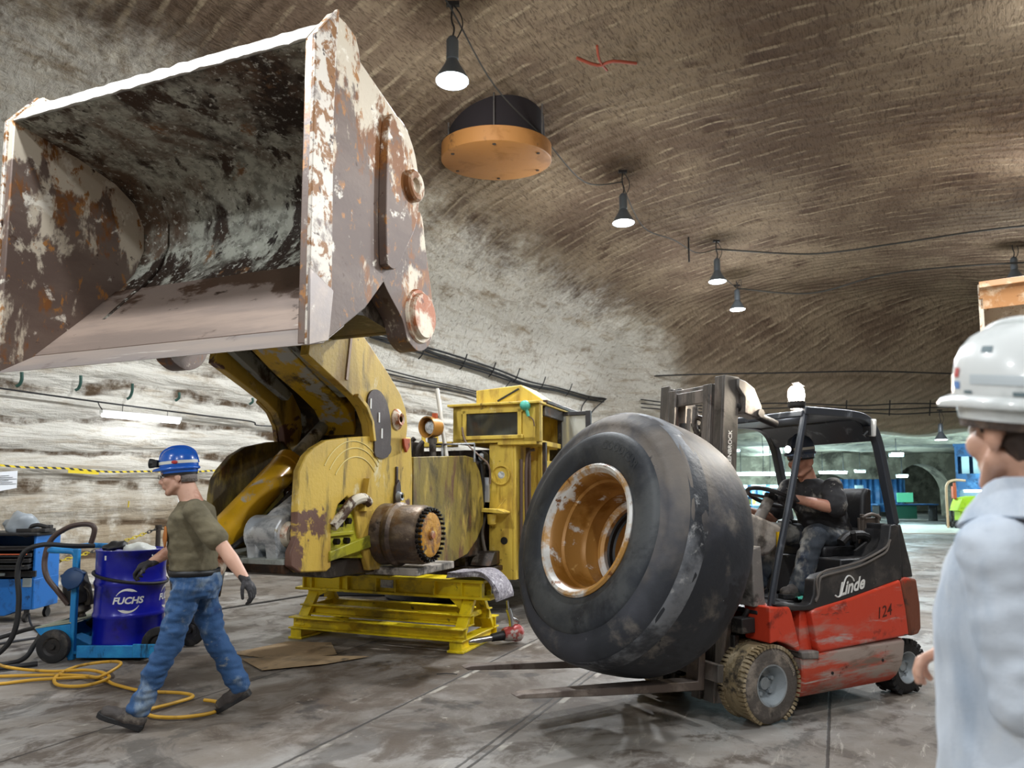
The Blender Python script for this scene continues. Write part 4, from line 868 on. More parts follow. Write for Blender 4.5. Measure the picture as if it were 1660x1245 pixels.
# mast, tilted back
ta = math.radians(4.6)
MM = Matrix.Translation(V((-.235,0,.12))) @ Matrix.Rotation(ta, 4, 'Y')
def mp_(name, mb, m='mast', parent=fk, **k):
    mb.move(MM); return fp(name, mb, m, parent, **k)
for s in (0, 1):
    Y = (lambda y: y) if s == 0 else (lambda y: 1.14-y)
    mb = MB()
    for (a, b_, c, d) in ((.0,.135,.225,.245),(.0,.016,.245,.325),(.119,.135,.245,.325)): mb.box(((a+b_)/2, Y((c+d)/2), 1.10), (b_-a, abs(d-c), 2.20))
    mr_ = mp_('mast_rail', mb, bevel=.004)
    mb = MB()
    for (a, b_, c, d) in ((-.02,.10,.335,.355),(-.02,-.002,.355,.42),(.085,.10,.355,.42)): mb.box(((a+b_)/2, Y((c+d)/2), 1.075), (b_-a, abs(d-c), 2.15))
    mp_('inner_rail', mb, parent=mr_, bevel=.004)
    mb = MB(); mb.cyl((.05, Y(.455), .1), (.05, Y(.455), 1.9), .035, n=16); mb.cyl((.05, Y(.455), .1), (.05, Y(.455), 1.1), .05, n=16); mp_('lift_ram', mb, 'dark_metal')
    # tilt cylinder cover at the top
    mb = MB(); mb.prism([(.10,2.19),(.17,2.18),(.26,2.14),(.335,2.02),(.335,1.95),(.305,1.925),(.16,1.95),(.16,2.06),(.10,2.12)], 'y', Y(.20), Y(.30)); tc_ = mp_('tilt_cover', mb, bevel=.012)
    mb = MB(); mb.cyl((.31, Y(.18), 1.965), (.31, Y(.31), 1.965), .03, n=20); mp_('tilt_pin', mb, parent=tc_)
    mb = MB(); mb.cyl((.12, Y(.25), 2.0), (.52, Y(.25), 1.92), .03, n=14); mp_('tilt_cylinder', mb, 'dark_metal')
for z in (2.12, 1.2, .2):
    mb = MB(); mb.box((.11, .57, z), (.03, .60, .12)); mp_('mast_crosspiece', mb, bevel=.006)
mb = MB(); mb.box((.03,.57,2.08),(.02,.46,.10)); mp_('inner_crosspiece', mb, bevel=.006)
mb = MB(); mb.tube([(-.01,.50,2.0),(-.01,.50,1.86),(-.0,.46,1.79),(0,.42,1.83),(0,.43,1.90),(0,.48,1.92)], .02, 8, 4); mb.tube([(.02,.53,1.80),(.02,.53,.5)], .014, 8); mb.tube([(.02,.60,2.0),(.02,.60,.5)], .016, 8); mp_('lift_chain_hose', mb, 'steel')
# lettering up the near rail
mb = MB(); mb.text('LENBROCK', .046, lambda x, y, e: V((.066-y, .2235-e, 1.70+x)), .001, bold=.001); mp_('mast_lettering', mb, 'white_paint')
# carriage and forks
mb = MB()
for z in (.22, .62): mb.box((-.075,.62,z), (.05,1.06,.11))
for y in (.30, .50, .68, .92): mb.box((-.075, y, .62), (.035, .05, .9))
mb.box((-.075,.62,1.05),(.04,.72,.04)); mb.box((-.03,.57,.42),(.05,.40,.5)); mp_('carriage', mb, 'mast', bevel=.005)
for y in (.27, 1.0):
    mb = MB(); mb.prism([(-.10,.62),(-.10,.09),(-.9,.092),(-1.44,.096),(-1.47,.112),(-1.42,.126),(-.6,.142),(-.15,.150),(-.145,.62)], 'y', y-.06, y+.06)
    for v in mb.bm.verts:
        if v.co.x < -1.38: v.co.y = y + (v.co.y-y)*.62
    mp_('fork', mb, 'fork', bevel=.006)
mb = MB(); mb.box((.02,.60,.40),(.20,.50,.25)); mb.tube([(.03,.16,.72),(-.02,.20,.60),(-.04,.28,.50)], .018, 8, 3); mb.box((-.02,.16,.62),(.12,.10,.10)); mb.box((-.05,.22,.45),(.05,.06,.20)); fp('axle_bracket', mb, 'dark_metal', bevel=.01)
# ---------------------------------------------------------------- people
M['skin'] = mat('skin', '#d2a58e', .5, 0, [('#b57f68', 6, .5, .68)], (60, .06))
M['skin_red'] = mat('skin_ruddy', '#c08d76', .5, 0, [('#a86a58', 8, .5, .68)], (60, .06))
M['tee'] = mat('olive_tee', '#6e6650', .9, 0, [('#5c5542', 5, .45, .65), ('#b5703a', 3.0, .66, .72)], (90, .15))
M['denim'] = mat('worn_denim', '#2f527e', .85, 0, [('#8797a5', 4.0, .48, .64, {'st': (1, 1, .6)}), ('#8d8f8c', 8, .60, .72, {'st': (1, 1, 2)}), ('#1f3a66', 3, .54, .66)], (120, .2))
M['denim_d'] = mat('dusty_denim', '#3a4048', .85, 0, [('#8a8780', 4, .47, .62, {'st': (1, 1, .6)}), ('#1e2838', 4, .54, .66)], (120, .2))
M['glove'] = mat('glove_black', '#2e2c2e', .8, 0, [('#6c686a', 8, .52, .68)], (80, .3))
M['boot'] = mat('boot_dark', '#433d3a', .7, 0, [('#7a7268', 7, .5, .66)], (60, .2))
M['hat_blue'] = mat('helmet_blue', '#1f5fc0', .25, coat=.5)
M['hat_white'] = mat('helmet_white', '#dfe3e2', .3, 0, [('#c3c9c8', 4, .52, .68)], coat=.4)
M['hat_grey'] = mat('helmet_slate', '#4a5568', .35, 0, [('#8c8f96', 6, .54, .66)])
M['black_tee'] = mat('dusty_black_tee', '#2b2a2c', .9, 0, [('#8d8880', 5.5, .535, .65), ('#b8b2aa', 11, .60, .70)], (90, .15))
M['coat'] = mat('white_coat', '#c9d2dd', .85, 0, [('#a5b4c6', 3, .48, .68, {'st': (1, 1, .4)}), ('#cfd4d8', 4, .58, .72)], (140, .12))
M['hair'] = mat('hair_brown', '#3d2f27', .7, 0, [('#5d4a3c', 30, .5, .65)], (90, .5))
M['hair_grey'] = mat('hair_grey', '#8a817c', .7, 0, [('#5c5450', 30, .5, .65)], (90, .5))
M['eye'] = mat('eye_white', '#d9d4cf', .2)
M['reflect'] = mat('reflective_tape', '#e3e5dc', .35)
M['redmark'] = mat('mark_red', '#b8352f', .5); M['bluemark'] = mat('mark_blue', '#5b86c4', .5); M['slatemark'] = mat('mark_slate', '#5f7278', .5)

def ring(c, F, L, d, w, n=24, p=2.3, up=V((0,0,1))):
    c, F, L = V(c), V(F), V(L); out = []
    for i in range(n):
        a = 2*PI*i/n; ca, sa = math.cos(a), math.sin(a)
        out.append(c + F*d*math.copysign(abs(ca)**(2/p), ca) + L*w*math.copysign(abs(sa)**(2/p), sa))
    return out
def head_prims(mb, c, F, L, U, k=1.0):
    c, F, L, U = V(c), V(F).normalized(), V(L).normalized(), V(U).normalized()
    R = Matrix((F, L, U)).transposed()
    P = lambda f, l, u: c + (F*f + L*l + U*u)*k
    E = lambda f, l, u, r: mb.ball(P(f, l, u), tuple(q*k for q in r), R)
    E(-.005, 0, .035, (.098,.077,.095)); E(.030, 0, -.045, (.066,.060,.082)); E(.072, 0, -.108, (.024,.028,.020))
    for s in (1, -1):
        mb.cap(P(.005, s*.058, -.06), P(.068, s*.022, -.105), .024*k, .020*k)
        E(.062, s*.040, -.028, (.032,.026,.030)); E(-.012, s*.080, -.012, (.022,.010,.033)); E(.087, s*.036, .022, (.014,.030,.009))
        E(.108, s*.012, -.040, (.010,.010,.008))
    mb.cap(P(.098, 0, .012), P(.120, 0, -.034), .009*k, .013*k)
    E(.096, 0, -.064, (.014,.026,.007)); E(.094, 0, -.076, (.014,.023,.008))
    return P
def face_parts(P, parent, k=1.0, glasses=False):
    for s in (1, -1):
        mb = MB(); mb.ball(P(.086, s*.032, .002), .0125*k); e = mb.obj('eye', M['eye'], parent)
        mb = MB(); mb.ball(P(.0965, s*.032, .002), .0055*k); mb.obj('iris', M['hair'], e)
    if glasses:
        mb = MB()
        for s in (1, -1):
            mb.tube([P(.112+.002*math.cos(a), s*(.033+.024*math.cos(a)), .0+.016*math.sin(a)) for a in [2*PI*i/20 for i in range(20)]], .0014, 6, closed=True)
            mb.tube([P(.108, s*.058, .004), P(.05, s*.078, .008), P(-.02, s*.083, .006)], .0016, 6)
        mb.tube([P(.114, .009, .004), P(.117, 0, .007), P(.114, -.009, .004)], .0014, 6)
        mb.obj('glasses', M['black'], parent)
def helmet(P, F, L, U, m, parent, k=1.0, brim=.045, tape=None, up=.052, tilt=0.0, inner='black'):
    c = P(-.004, 0, up); F, L, U = V(F).normalized(), V(L).normalized(), V(U).normalized()
    mb = MB(); rings = []; n = 44
    def rr(a, r, h, br=0.0):
        ca, sa = math.cos(a), math.sin(a)
        f = max(0, ca)**2.2
        return c + (F*(.128*r*ca + br*f) + L*.106*r*sa + U*(h + tilt*ca*.1*r))*k
    prof = [(.93,-.035),(.96,-.012),(1.0,.0),(.995,.02),(.985,.045),(.94,.075),(.85,.10),(.70,.122),(.50,.137),(.25,.145),(.02,.148)]
    for r, h in prof: rings.append([rr(2*PI*i/n, r, h) for i in range(n)])
    mb.loft(rings)
    ht = mb.obj('helmet', m, parent, ang=60)
    mb = MB(); rings = []
    for r, h, b_ in ((.97,.012,.0),(1.05,.004,brim*.8),(1.075,-.006,brim),(1.06,-.012,brim),(.96,-.004,0)): rings.append([rr(2*PI*i/n, r, h, b_) for i in range(n)])
    mb.loft(rings, cap=False); mb.obj('helmet_brim', m, ht, ang=60)
    mb = MB(); mb.loft([[rr(2*PI*i/n, r, h) for i in range(n)] for r, h in ((1.0,.118),(1.0,.13),(.5,.15))][:0] or [[rr(2*PI*i/n, q, h) for i in range(n)] for q, h in ((.91,-.05),(.925,-.02))], cap=False); mb.obj('helmet_harness', M[inner], ht)
    if tape:
        mb = MB(); mb.loft([[rr(2*PI*i/n, 1.004, h) for i in range(n)] for h in (.028,.031,.046,.049)], cap=False); mb.obj('helmet_tape', tape, ht)
    mb = MB(); mb.tube([rr(0, 1.0, .03), rr(0, .86, .104), rr(0, .5, .142), rr(0, .02, .153), rr(PI, .5, .142), rr(PI, .86, .104), rr(PI, 1.0, .03)], .009*k, 8, 5); mb.obj('helmet_ridge', m, ht)
    return ht, rr
def hand(name, w, d, pn, thumb, parent, m, curl=30, s=1.0, spread=.2, cuff=True, lab=None):
    """w wrist, d forearm direction, pn palm normal, thumb = direction the thumb side lies in"""
    w, d = V(w), V(d).normalized(); pn = V(pn); pn = (pn - d*pn.dot(d)).normalized()
    a = d.cross(pn); a = a if a.dot(V(thumb)) > 0 else -a
    mb = MB()
    mb.cap(w + d*.005*s, w + d*.055*s, .029*s, .040*s, .62, pn)
    mb.cap(w + d*.050*s + a*.018*s, w + d*.078*s + a*.022*s, .023*s, .019*s, .85, pn); mb.cap(w + d*.050*s - a*.016*s, w + d*.076*s - a*.020*s, .024*s, .018*s, .85, pn)
    if cuff: mb.cap(w - d*.03*s, w + d*.01*s, .033*s, .033*s, .85, pn)
    L = [(.036, .043, .028, .021), (.012, .047, .031, .023), (-.012, .044, .029, .022), (-.034, .035, .023, .019)]
    for i, (off, l1, l2, l3) in enumerate(L):
        p = w + d*(.086-.004*abs(i-1.2))*s + a*off*.86*s; dd = (d + a*(off*spread*6)).normalized()
        ang = math.radians(curl*(.75+.12*i)); cum = 0; r = (.0112, .0104, .0096)[0]*s
        for l, rr_, kk in ((l1, .0112, .8), (l2, .0102, 1.15), (l3, .0092, .8)):
            cum += ang*kk; q = p + (dd*math.cos(cum) + pn*math.sin(cum))*l*s
            mb.cap(p, q, rr_*s, rr_*.92*s, n=12); p = q
    p = w + d*.022*s + a*.028*s
    for l, dr, r in ((.042, d*.72+a*.62+pn*.35, .0140), (.032, d*.86+a*.25+pn*.5, .0120), (.025, d*.85-a*.0+pn*.55, .0105)):
        q = p + V(dr).normalized()*l*s; mb.cap(p, q, r*s, r*.92*s, n=12); p = q
    return blob(name, mb, m, parent, .0036*s, 3, label=lab)
def boot(heel, toe, ank, parent, L, name='boot', kn=None):
    heel, toe, ank = V(heel), V(toe), V(ank); d = (toe-heel).normalized(); u = (V(L).cross(d)).normalized()
    if u.z < 0: u = -u
    l = (toe-heel).length; mb = MB()
    mb.cap(heel+d*.045+u*.052, toe-d*.055+u*.045, .046, .044, .95, L); mb.cap(heel+d*.04+u*.06, heel+d*.15+u*.062, .045, .040); mb.cap(heel+d*.05+u*.07, ank+u*.02, .044, .052); mb.cap(ank, ank+((V(kn)-ank).normalized() if kn else V((0,0,1)))*.07, .050, .050)
    b = blob(name, mb, M['boot'], parent, .006, 4, [(.004, (30,30,30), 1)])
    mb = MB(); rings = []
    for t, w, ht in ((-.0,.028,.028),(.03,.038,.030),(.25,.040,.026),(.45,.036,.018),(.7,.047,.022),(.9,.042,.024),(1.0,.024,.026)):
        c = heel+d*l*t; rings.append([c+V(L)*w+u*.002, c-V(L)*w+u*.002, c-V(L)*w+u*(ht+.012), c+V(L)*w+u*(ht+.012)])
    mb.loft(rings); mb.obj('boot_sole', M['black_rubber'], b, bevel=.004)
    mb = MB()
    for t in (.36, .44, .52, .60):
        c = heel+d*l*t+u*(.108-.05*(t-.36)*2); mb.tube([c-V(L)*.03-u*.012, c+u*.004, c+V(L)*.03-u*.012], .003, 6)
    mb.obj('laces', M['glove'], b)
    return b

# --- walking man
F = V((-.985,-.17,0)).normalized(); Lf = V((.17,-.985,0)).normalized(); U = V((0,0,1))
wm = thing('person', 'man in blue helmet, olive shirt and jeans striding past the blue drum', 'person', (-2.15, 4.80, 0))
O = V((-2.15, 4.80, 0))
def A(*p): return V(p) - O
shL, elL, wrL = A(-2.04,4.60,1.375), A(-1.83,4.57,1.135), A(-1.69,4.55,.955)
shR, elR, wrR = A(-2.20,4.99,1.375), A(-2.33,5.02,1.13), A(-2.50,4.98,1.015)
hpL, knL, anL = A(-2.12,4.72,.94), A(-2.20,4.66,.53), A(-2.37,4.63,.12)
hpR, knR, anR = A(-2.12,4.90,.94), A(-2.03,4.94,.52), A(-1.85,4.97,.185)
HC = A(-2.255,4.815,1.61); hF = (F+V((0,0,-.10))).normalized(); hU = (U - hF*U.dot(hF)).normalized()
mb = MB()
PH = head_prims(mb, HC, hF, Lf, hU, 1.02)
mb.cap(PH(-.03,0,-.05), A(-2.155,4.81,1.42), .062, .074); 
mb.loft([ring(A(-2.12,4.81,.88), F, Lf, .11,.15), ring(A(-2.13,4.81,1.05), F, Lf, .10,.135), ring(A(-2.145,4.81,1.25), F, Lf, .12,.165), ring(A(-2.13,4.81,1.37), F, Lf, .10,.17), ring(A(-2.16,4.81,1.44), F, Lf, .06,.08)])
for s_, e_, w_ in ((shL, elL, wrL), (shR, elR, wrR)):
    mb.cap(s_, e_, .054, .044); mb.cap(e_, e_+(w_-e_)*.35, .043, .046); mb.cap(e_+(w_-e_)*.35, w_, .046, .030)
for h_, k_, a_ in ((hpL, knL, anL), (hpR, knR, anR)): mb.cap(h_, k_, .078, .056); mb.cap(k_, a_, .055, .042)
body = blob('body', mb, M['skin'], wm, .0075, 5)
face_parts(PH, body, .97, True)
ht, rr = helmet(PH, hF, Lf, hU, M['hat_blue'], wm, .97, .04, M['reflect'])
mb = MB(); mb.box(rr(0, 1.22, .045), (.055,.06,.05)); mb.cyl(rr(0, 1.2, .045), rr(0, 1.5, .05), .028, .034, n=20); mb.obj('helmet_lamp', M['black'], ht, bevel=.006)
mb = MB(); q = rr(PI*.5, 1.01, .038); mb.ball(q, (.022,.004,.012)); mb.obj('helmet_badge', M['redmark'], ht)
mb = MB(); mb.loft([[PH(f*.99-.012, l*1.0, u) for f, l in ((-.02,.076),(-.06,.066),(-.09,.035),(-.098,0),(-.09,-.035),(-.06,-.066),(-.02,-.076))] for u in (.05,.0,-.045)], cap=False, closed=False)
mb.obj('hair', M['hair_grey'], wm, solid=.008)
sh = MB()
sh.loft([ring(A(-2.125,4.81,.985), F, Lf, .15,.178), ring(A(-2.13,4.81,1.03), F, Lf, .146,.175), ring(A(-2.14,4.81,1.13), F, Lf, .15,.182), ring(A(-2.15,4.81,1.25), F, Lf, .156,.195), ring(A(-2.145,4.81,1.335), F, Lf, .145,.20), ring(A(-2.135,4.81,1.40), F, Lf, .115,.165), ring(A(-2.155,4.81,1.445), F, Lf, .075,.088)])
for s_, e_ in ((shL, elL), (shR, elR)):
    sh.cap(s_, s_+(e_-s_)*.72, .076, .074); sh.cap(A(-2.145,4.81,1.405), s_, .062, .070)
shirt_ = blob('shirt', sh, M['tee'], wm, .008, 5, [(.010, (7,7,16), 3), (.004, (22,22,34), 8)], label='olive brown T-shirt')
mb = MB(); mb.ball(A(-2.262,4.668,1.21), (.010,.04,.07), Matrix.Rotation(.70, 3, 'Z')); mb.jitter(.004, 30); mb.obj('shirt_print', mat('print_orange', '#a8682f', .9), shirt_)
mb = MB(); mb.loft([ring(A(-2.122,4.81,z), F, Lf, .150+.003, .180) for z in (.955,.99)], cap=False); mb.obj('belt', M['black'], wm, solid=.006)
tr = MB()
tr.loft([ring(A(-2.11,4.81,.80), F, Lf, .13,.15), ring(A(-2.105,4.81,.87), F, Lf, .152,.178), ring(A(-2.11,4.81,.94), F, Lf, .150,.178), ring(A(-2.12,4.81,.985), F, Lf, .143,.172)])
for h_, k_, a_ in ((hpL, knL, anL), (hpR, knR, anR)):
    tr.cap(h_-V((0,0,.06)), k_, .100, .078); tr.cap(k_, a_+(k_-a_)*.14, .078, .070); tr.cap(a_+(k_-a_)*.3, a_+(k_-a_)*.06, .070, .072)
blob('trousers', tr, M['denim'], wm, .009, 4, [(.016, (8,8,15), 5), (.009, (16,16,38), 2)], label='worn blue jeans')
boot(A(-2.335,4.62,.0), A(-2.61,4.60,.095), anL, wm, Lf, kn=knL)
boot(A(-1.775,4.975,.125), A(-2.00,4.975,.0), anR, wm, Lf, kn=knR)
hand('glove', wrL, (wrL-elL), (-.6,.2,-.4), (-.4,-.9,0), wm, M['glove'], 42, 1.02)
hand('glove', wrR, V((-.85,-.15,-.35)), (.2,.35,-.9), (-.2,-.9,-.1), wm, M['glove'], 50, 1.02)

# --- driver (built in the forklift frame)
dv = thing('person', 'driver in dusty black shirt and helmet sitting on the forklift seat', 'person', KO, KA)
F = V((-1,0,0)); Lf = V((0,-1,0)); U = V((0,0,1))
DH = V((1.015,.53,1.755)); hF = V((-1,-.18,-.12)).normalized(); hL = V((.18,-1,0)).normalized(); hU = hF.cross(hL).normalized()
sL, eL, wL = V((1.13,.34,1.53)), V((1.09,.275,1.375)), V((.82,.42,1.45))
sR, eR, wR = V((1.12,.74,1.53)), V((.98,.82,1.28)), V((.62,.74,1.36))
hL_, kL, aL = V((1.27,.42,1.14)), V((.99,.40,1.175)), V((.80,.40,.80))
hR_, kR, aR = V((1.27,.66,1.14)), V((.86,.68,1.18)), V((.66,.68,.82))
mb = MB(); PD = head_prims(mb, DH, hF, hL, hU, 1.05)
mb.cap(PD(-.03,0,-.05), V((1.10,.54,1.58)), .062, .070)
mb.loft([ring((1.28,.54,1.10), F, Lf, .12,.16), ring((1.27,.54,1.25), F, Lf, .13,.16), ring((1.18,.54,1.42), F, Lf, .12,.17), ring((1.11,.54,1.57), F, Lf, .06,.09)])
for s_, e_, w_ in ((sL, eL, wL), (sR, eR, wR)):
    mb.cap(s_, e_, .058, .048); mb.cap(e_, e_+(w_-e_)*.35, .047, .048); mb.cap(e_+(w_-e_)*.35, w_, .048, .032)
for h_, k_, a_ in ((hL_, kL, aL), (hR_, kR, aR)): mb.cap(h_, k_, .075, .055); mb.cap(k_, a_, .055, .042)
db_ = blob('body', mb, M['skin_red'], dv, .008, 5); face_parts(PD, db_, .99)
ht, rr = helmet(PD, hF, hL, hU, M['hat_grey'], dv, .98, .035, M['reflect'])
mb = MB(); mb.cyl(rr(0, 1.05, .04), rr(0, 1.4, .045), .024, .03, n=18); hl = mb.obj('helmet_lamp', M['black'], ht)
mb = MB(); mb.ball(rr(0, 1.42, .045), (.012,.026,.026)); mb.obj('lamp_glow', emis('headlamp_glow', '#eef4ff', 60), hl)
sh = MB()
sh.loft([ring((1.28,.54,1.08), F, Lf, .165,.20), ring((1.285,.54,1.16), F, Lf, .175,.205), ring((1.255,.54,1.28), F, Lf, .165,.20), ring((1.19,.54,1.43), F, Lf, .15,.215), ring((1.14,.54,1.54), F, Lf, .12,.185), ring((1.10,.54,1.61), F, Lf, .076,.095)])
sh.cap(sL, sL+(eL-sL)*.85, .082, .085); sh.cap(sR, sR+(eR-sR)*.7, .082, .082)
blob('shirt', sh, M['black_tee'], dv, .009, 5, [(.012, (8,8,14), 3), (.005, (22,22,30), 8)], label='black T-shirt smeared with pale dust')
tr = MB(); tr.loft([ring((1.27,.54,1.06), F, Lf, .15,.19), ring((1.27,.54,1.12), F, Lf, .16,.19), ring((1.27,.54,1.18), F, Lf, .15,.18)])
for h_, k_, a_ in ((hL_, kL, aL), (hR_, kR, aR)):
    tr.cap(h_, k_, .098, .085); tr.cap(k_, a_, .084, .078)
blob('trousers', tr, M['denim_d'], dv, .009, 4, [(.012, (10,10,14), 5), (.006, (22,22,28), 2)], label='dusty dark jeans')
boot((.86,.40,.715), (.60,.40,.715), aL+V((0,0,-.03)), dv, Lf); boot((.74,.68,.715), (.48,.68,.715), aR+V((0,0,-.03)), dv, Lf)
hand('glove', wL, (wL-eL), (-.2,.6,-.6), (-.3,.3,1), dv, M['glove'], 62, 1.0)
hand('glove', wR, (wR-eR), (.1,-.6,-.6), (-.3,-.3,1), dv, M['glove'], 55, 1.0)

# --- onlooker at the right edge, close to the camera
F = V((-.30,.954,0)).normalized(); Lf = U.cross(F)
gm = thing('person', 'man in white helmet and white coat watching from the right edge', 'person', (1.085, 1.46, 0))
O = V((1.06, 1.46, 0))
GH = A(1.008,1.42,1.628); k = 1.06; GF = V((-.13,.99,0)).normalized(); GL = U.cross(GF)
mb = MB(); PG = head_prims(mb, GH, GF, GL, U, k)
mb.cap(PG(-.035,0,-.04), A(1.045,1.44,1.44), .062, .072)
mb.loft([ring(A(1.06,1.46,.9), F, Lf, .11,.15), ring(A(1.06,1.46,1.1), F, Lf, .11,.15), ring(A(1.06,1.46,1.3), F, Lf, .12,.18), ring(A(1.055,1.455,1.42), F, Lf, .10,.17), ring(A(1.05,1.44,1.5), F, Lf, .06,.09)])
gsL, geL, gwL = A(.905,1.37,1.385), A(.925,1.34,1.12), A(.985,1.57,1.12)
gsR, geR, gwR = A(1.24,1.53,1.385), A(1.28,1.66,1.13), A(1.12,1.80,1.10)
for s_, e_, w_ in ((gsL, geL, gwL), (gsR, geR, gwR)): mb.cap(s_, e_, .05, .042); mb.cap(e_, w_, .042, .030)
ghL, gkL, gaL = A(1.0,1.38,.92), A(.98,1.38,.50), A(.99,1.38,.1); ghR, gkR, gaR = A(1.12,1.54,.92), A(1.11,1.55,.50), A(1.12,1.55,.1)
for h_, k_, a_ in ((ghL, gkL, gaL), (ghR, gkR, gaR)): mb.cap(h_, k_, .08, .056); mb.cap(k_, a_, .055, .042)
gb = blob('body', mb, M['skin'], gm, .0065, 5); face_parts(PG, gb, k)
hr = MB(); 
hr.loft([ring(PG(-.034,0,u), GF, GL, d, w, 24) for u, d, w in ((.07,.086,.079),(.02,.078,.081),(-.03,.066,.075),(-.065,.055,.058))])
for s_ in (1, -1): hr.cap(PG(.02, s_*.072, .045), PG(.018, s_*.074, -.004), .013, .008)
blob('hair', hr, M['hair'], gm, .006, 3, [(.004, (60,60,90), 2)])
ht, rr = helmet(PG, GF, GL, U, M['hat_white'], gm, 1.09, .05, None, .050, .24, 'hair')
def decal(a, h, w, hh, m, name='helmet_sticker', r0=1.0):
    mb = MB(); pts = [(1.0,.0),(.995,.02),(.985,.045),(.94,.075),(.85,.10),(.70,.122)]
    def rad(hq):
        for (ra, ha), (rb, hb) in zip(pts, pts[1:]):
            if ha <= hq <= hb: return ra + (rb-ra)*(hq-ha)/(hb-ha)
        return .7
    mb.grid(lambda s, t: rr(a+(s-.5)*w, rad(h+(t-.5)*hh)*1.012, h+(t-.5)*hh), 6, 4); mb.obj(name, m, ht)
decal(math.radians(66), .052, .16, .018, M['redmark']); decal(math.radians(66), .028, .22, .014, M['bluemark'])
decal(math.radians(100), .096, .20, .012, M['slatemark']); decal(math.radians(84), .016, .16, .006, M['slatemark']); decal(math.radians(128), .016, .2, .007, M['slatemark']); decal(math.radians(112), .040, .9, .018, mat('band_grey', '#c3ccd0', .4))
st = MB(); st.loft([ring(PG(-.02,0,u), GF, GL, .097,.090, 28) for u in (.046,.022)], cap=False); st.obj('helmet_strap', mat('strap_grey', '#aeb6b0', .6), ht, solid=.005)
co = MB()
co.loft([ring(A(1.06,1.46,.62), F, Lf, .20,.235), ring(A(1.06,1.46,.85), F, Lf, .195,.225), ring(A(1.06,1.46,1.05), F, Lf, .185,.215), ring(A(1.06,1.46,1.25), F, Lf, .172,.215), ring(A(1.06,1.455,1.34), F, Lf, .155,.205), ring(A(1.055,1.45,1.41), F, Lf, .125,.175), ring(A(1.045,1.44,1.465), F, Lf, .085,.10)])
for s_ in (gsL, gsR): co.cap(A(1.05,1.45,1.40), s_, .06, .064)
coat = blob('coat', co, M['coat'], gm, .008, 6, [(.008, (9,9,5), 3), (.005, (22,22,14), 8)], label='white work coat')
for s_, e_, w_ in ((gsL, geL, gwL), (gsR, geR, gwR)):
    sl = MB(); sl.cap(s_, e_, .070, .062); sl.cap(e_, w_-(w_-e_)*.14, .064, .055)
    blob('sleeve', sl, M['coat'], coat, .007, 4, [(.009, (9,9,14), 6), (.006, (18,18,30), 1)])
mb = MB(); rings = []
for r_, h_, tl_ in ((.080,.07,.0),(.090,.075,.0),(.118,.035,.02),(.135,.0,.03),(.128,-.005,.03),(.105,.03,.02)):
    rings.append([A(1.045,1.44,1.455) + F*((r_+tl_*.3)*math.cos(a)) + Lf*((r_+.022)*math.sin(a)) + V((0,0,h_-.035*max(0, math.cos(a)))) for a in [2*PI*i/30 for i in range(30)]])
mb.loft(rings, cap=False); mb.obj('collar', M['coat'], coat)
mb = MB(); c0 = A(.925,1.585,1.2)
for z in (1.38, 1.22): mb.ball(A(1.06,1.46,z)+F*.168+Lf*.02, (.010,.010,.010))
mb.obj('coat_button', M['white_paint'], coat)
tr = MB()
for h_, k_, a_ in ((ghL, gkL, gaL), (ghR, gkR, gaR)): tr.cap(h_, k_, .10, .08); tr.cap(k_, a_, .08, .075)
blob('trousers', tr, M['coat'], gm, .012, 3)
for a_ in (gaL, gaR): boot(V((a_.x, a_.y, 0))-F*.06, V((a_.x, a_.y, 0))+F*.21, V((a_.x, a_.y, .1)), gm, Lf)
hand('hand', gwL, V((-.22,.95,-.05)), (.7,.1,-.5), (.3,.2,.9), gm, M['skin'], 50, 1.0, cuff=False)
hand('hand', gwR, V((-.95,.25,.0)), (-.1,-.3,-.9), (-.3,-.9,.3), gm, M['skin'], 40, 1.0, cuff=False)
# ---------------------------------------------------------------- drum trolley and left-hand side
M['drum'] = mat('drum_blue', '#10189a', .28, .1, [('#0a1060', 4, .55, .7)], (6, .03), coat=.3)
M['cart'] = mat('trolley_blue', '#1f7fc0', .42, .05, [('#2b96cf', 3, .5, .66), ('#15496b', 5, .58, .68, {'st': (1.5, 1.5, .5)}), ('#5a5148', 9, .66, .73)], (40, .1))
M['cart_top'] = mat('trolley_deck', '#9aa08c', .7, 0, [('#7d8373', 6, .5, .65)])
DX, DY = -3.60, 6.80
tc = thing('drum_trolley', 'bright blue two-wheeled trolley carrying the oil drum', 'trolley', (DX, DY, 0))
def tp(name, mb, m, parent=tc, **k): return mb.obj(name, M[m] if isinstance(m, str) else m, parent, **k)
mb = MB(); mb.box((.0,0,.075),(.66,.66,.03)); mb.box((.03,-.33,.085),(.62,.02,.11)); mb.box((.03,.33,.085),(.62,.02,.11)); mb.box((.42,-.37,.10),(.36,.02,.12)); mb.box((.34,.36,.10),(.30,.02,.12)); fr2 = tp('frame', mb, 'cart', bevel=.006)
for y in (-.31, .31):
    mb = MB(); mb.box((-.335,y,.50),(.05,.05,.98)); tp('post', mb, 'cart', bevel=.008)
    mb = MB(); mb.tube([(-.335,y,.90),(-.36,y,.955),(-.42,y,.97),(-.56,y,.975),(-.60,y*.9,.975)], .026, 12, 4); tp('handle_arm', mb, 'cart')
mb = MB(); mb.tube([(-.60,-.28,.975),(-.615,-.2,.975),(-.615,.2,.975),(-.60,.28,.975)], .026, 12, 4); tp('handle_bar', mb, 'cart')
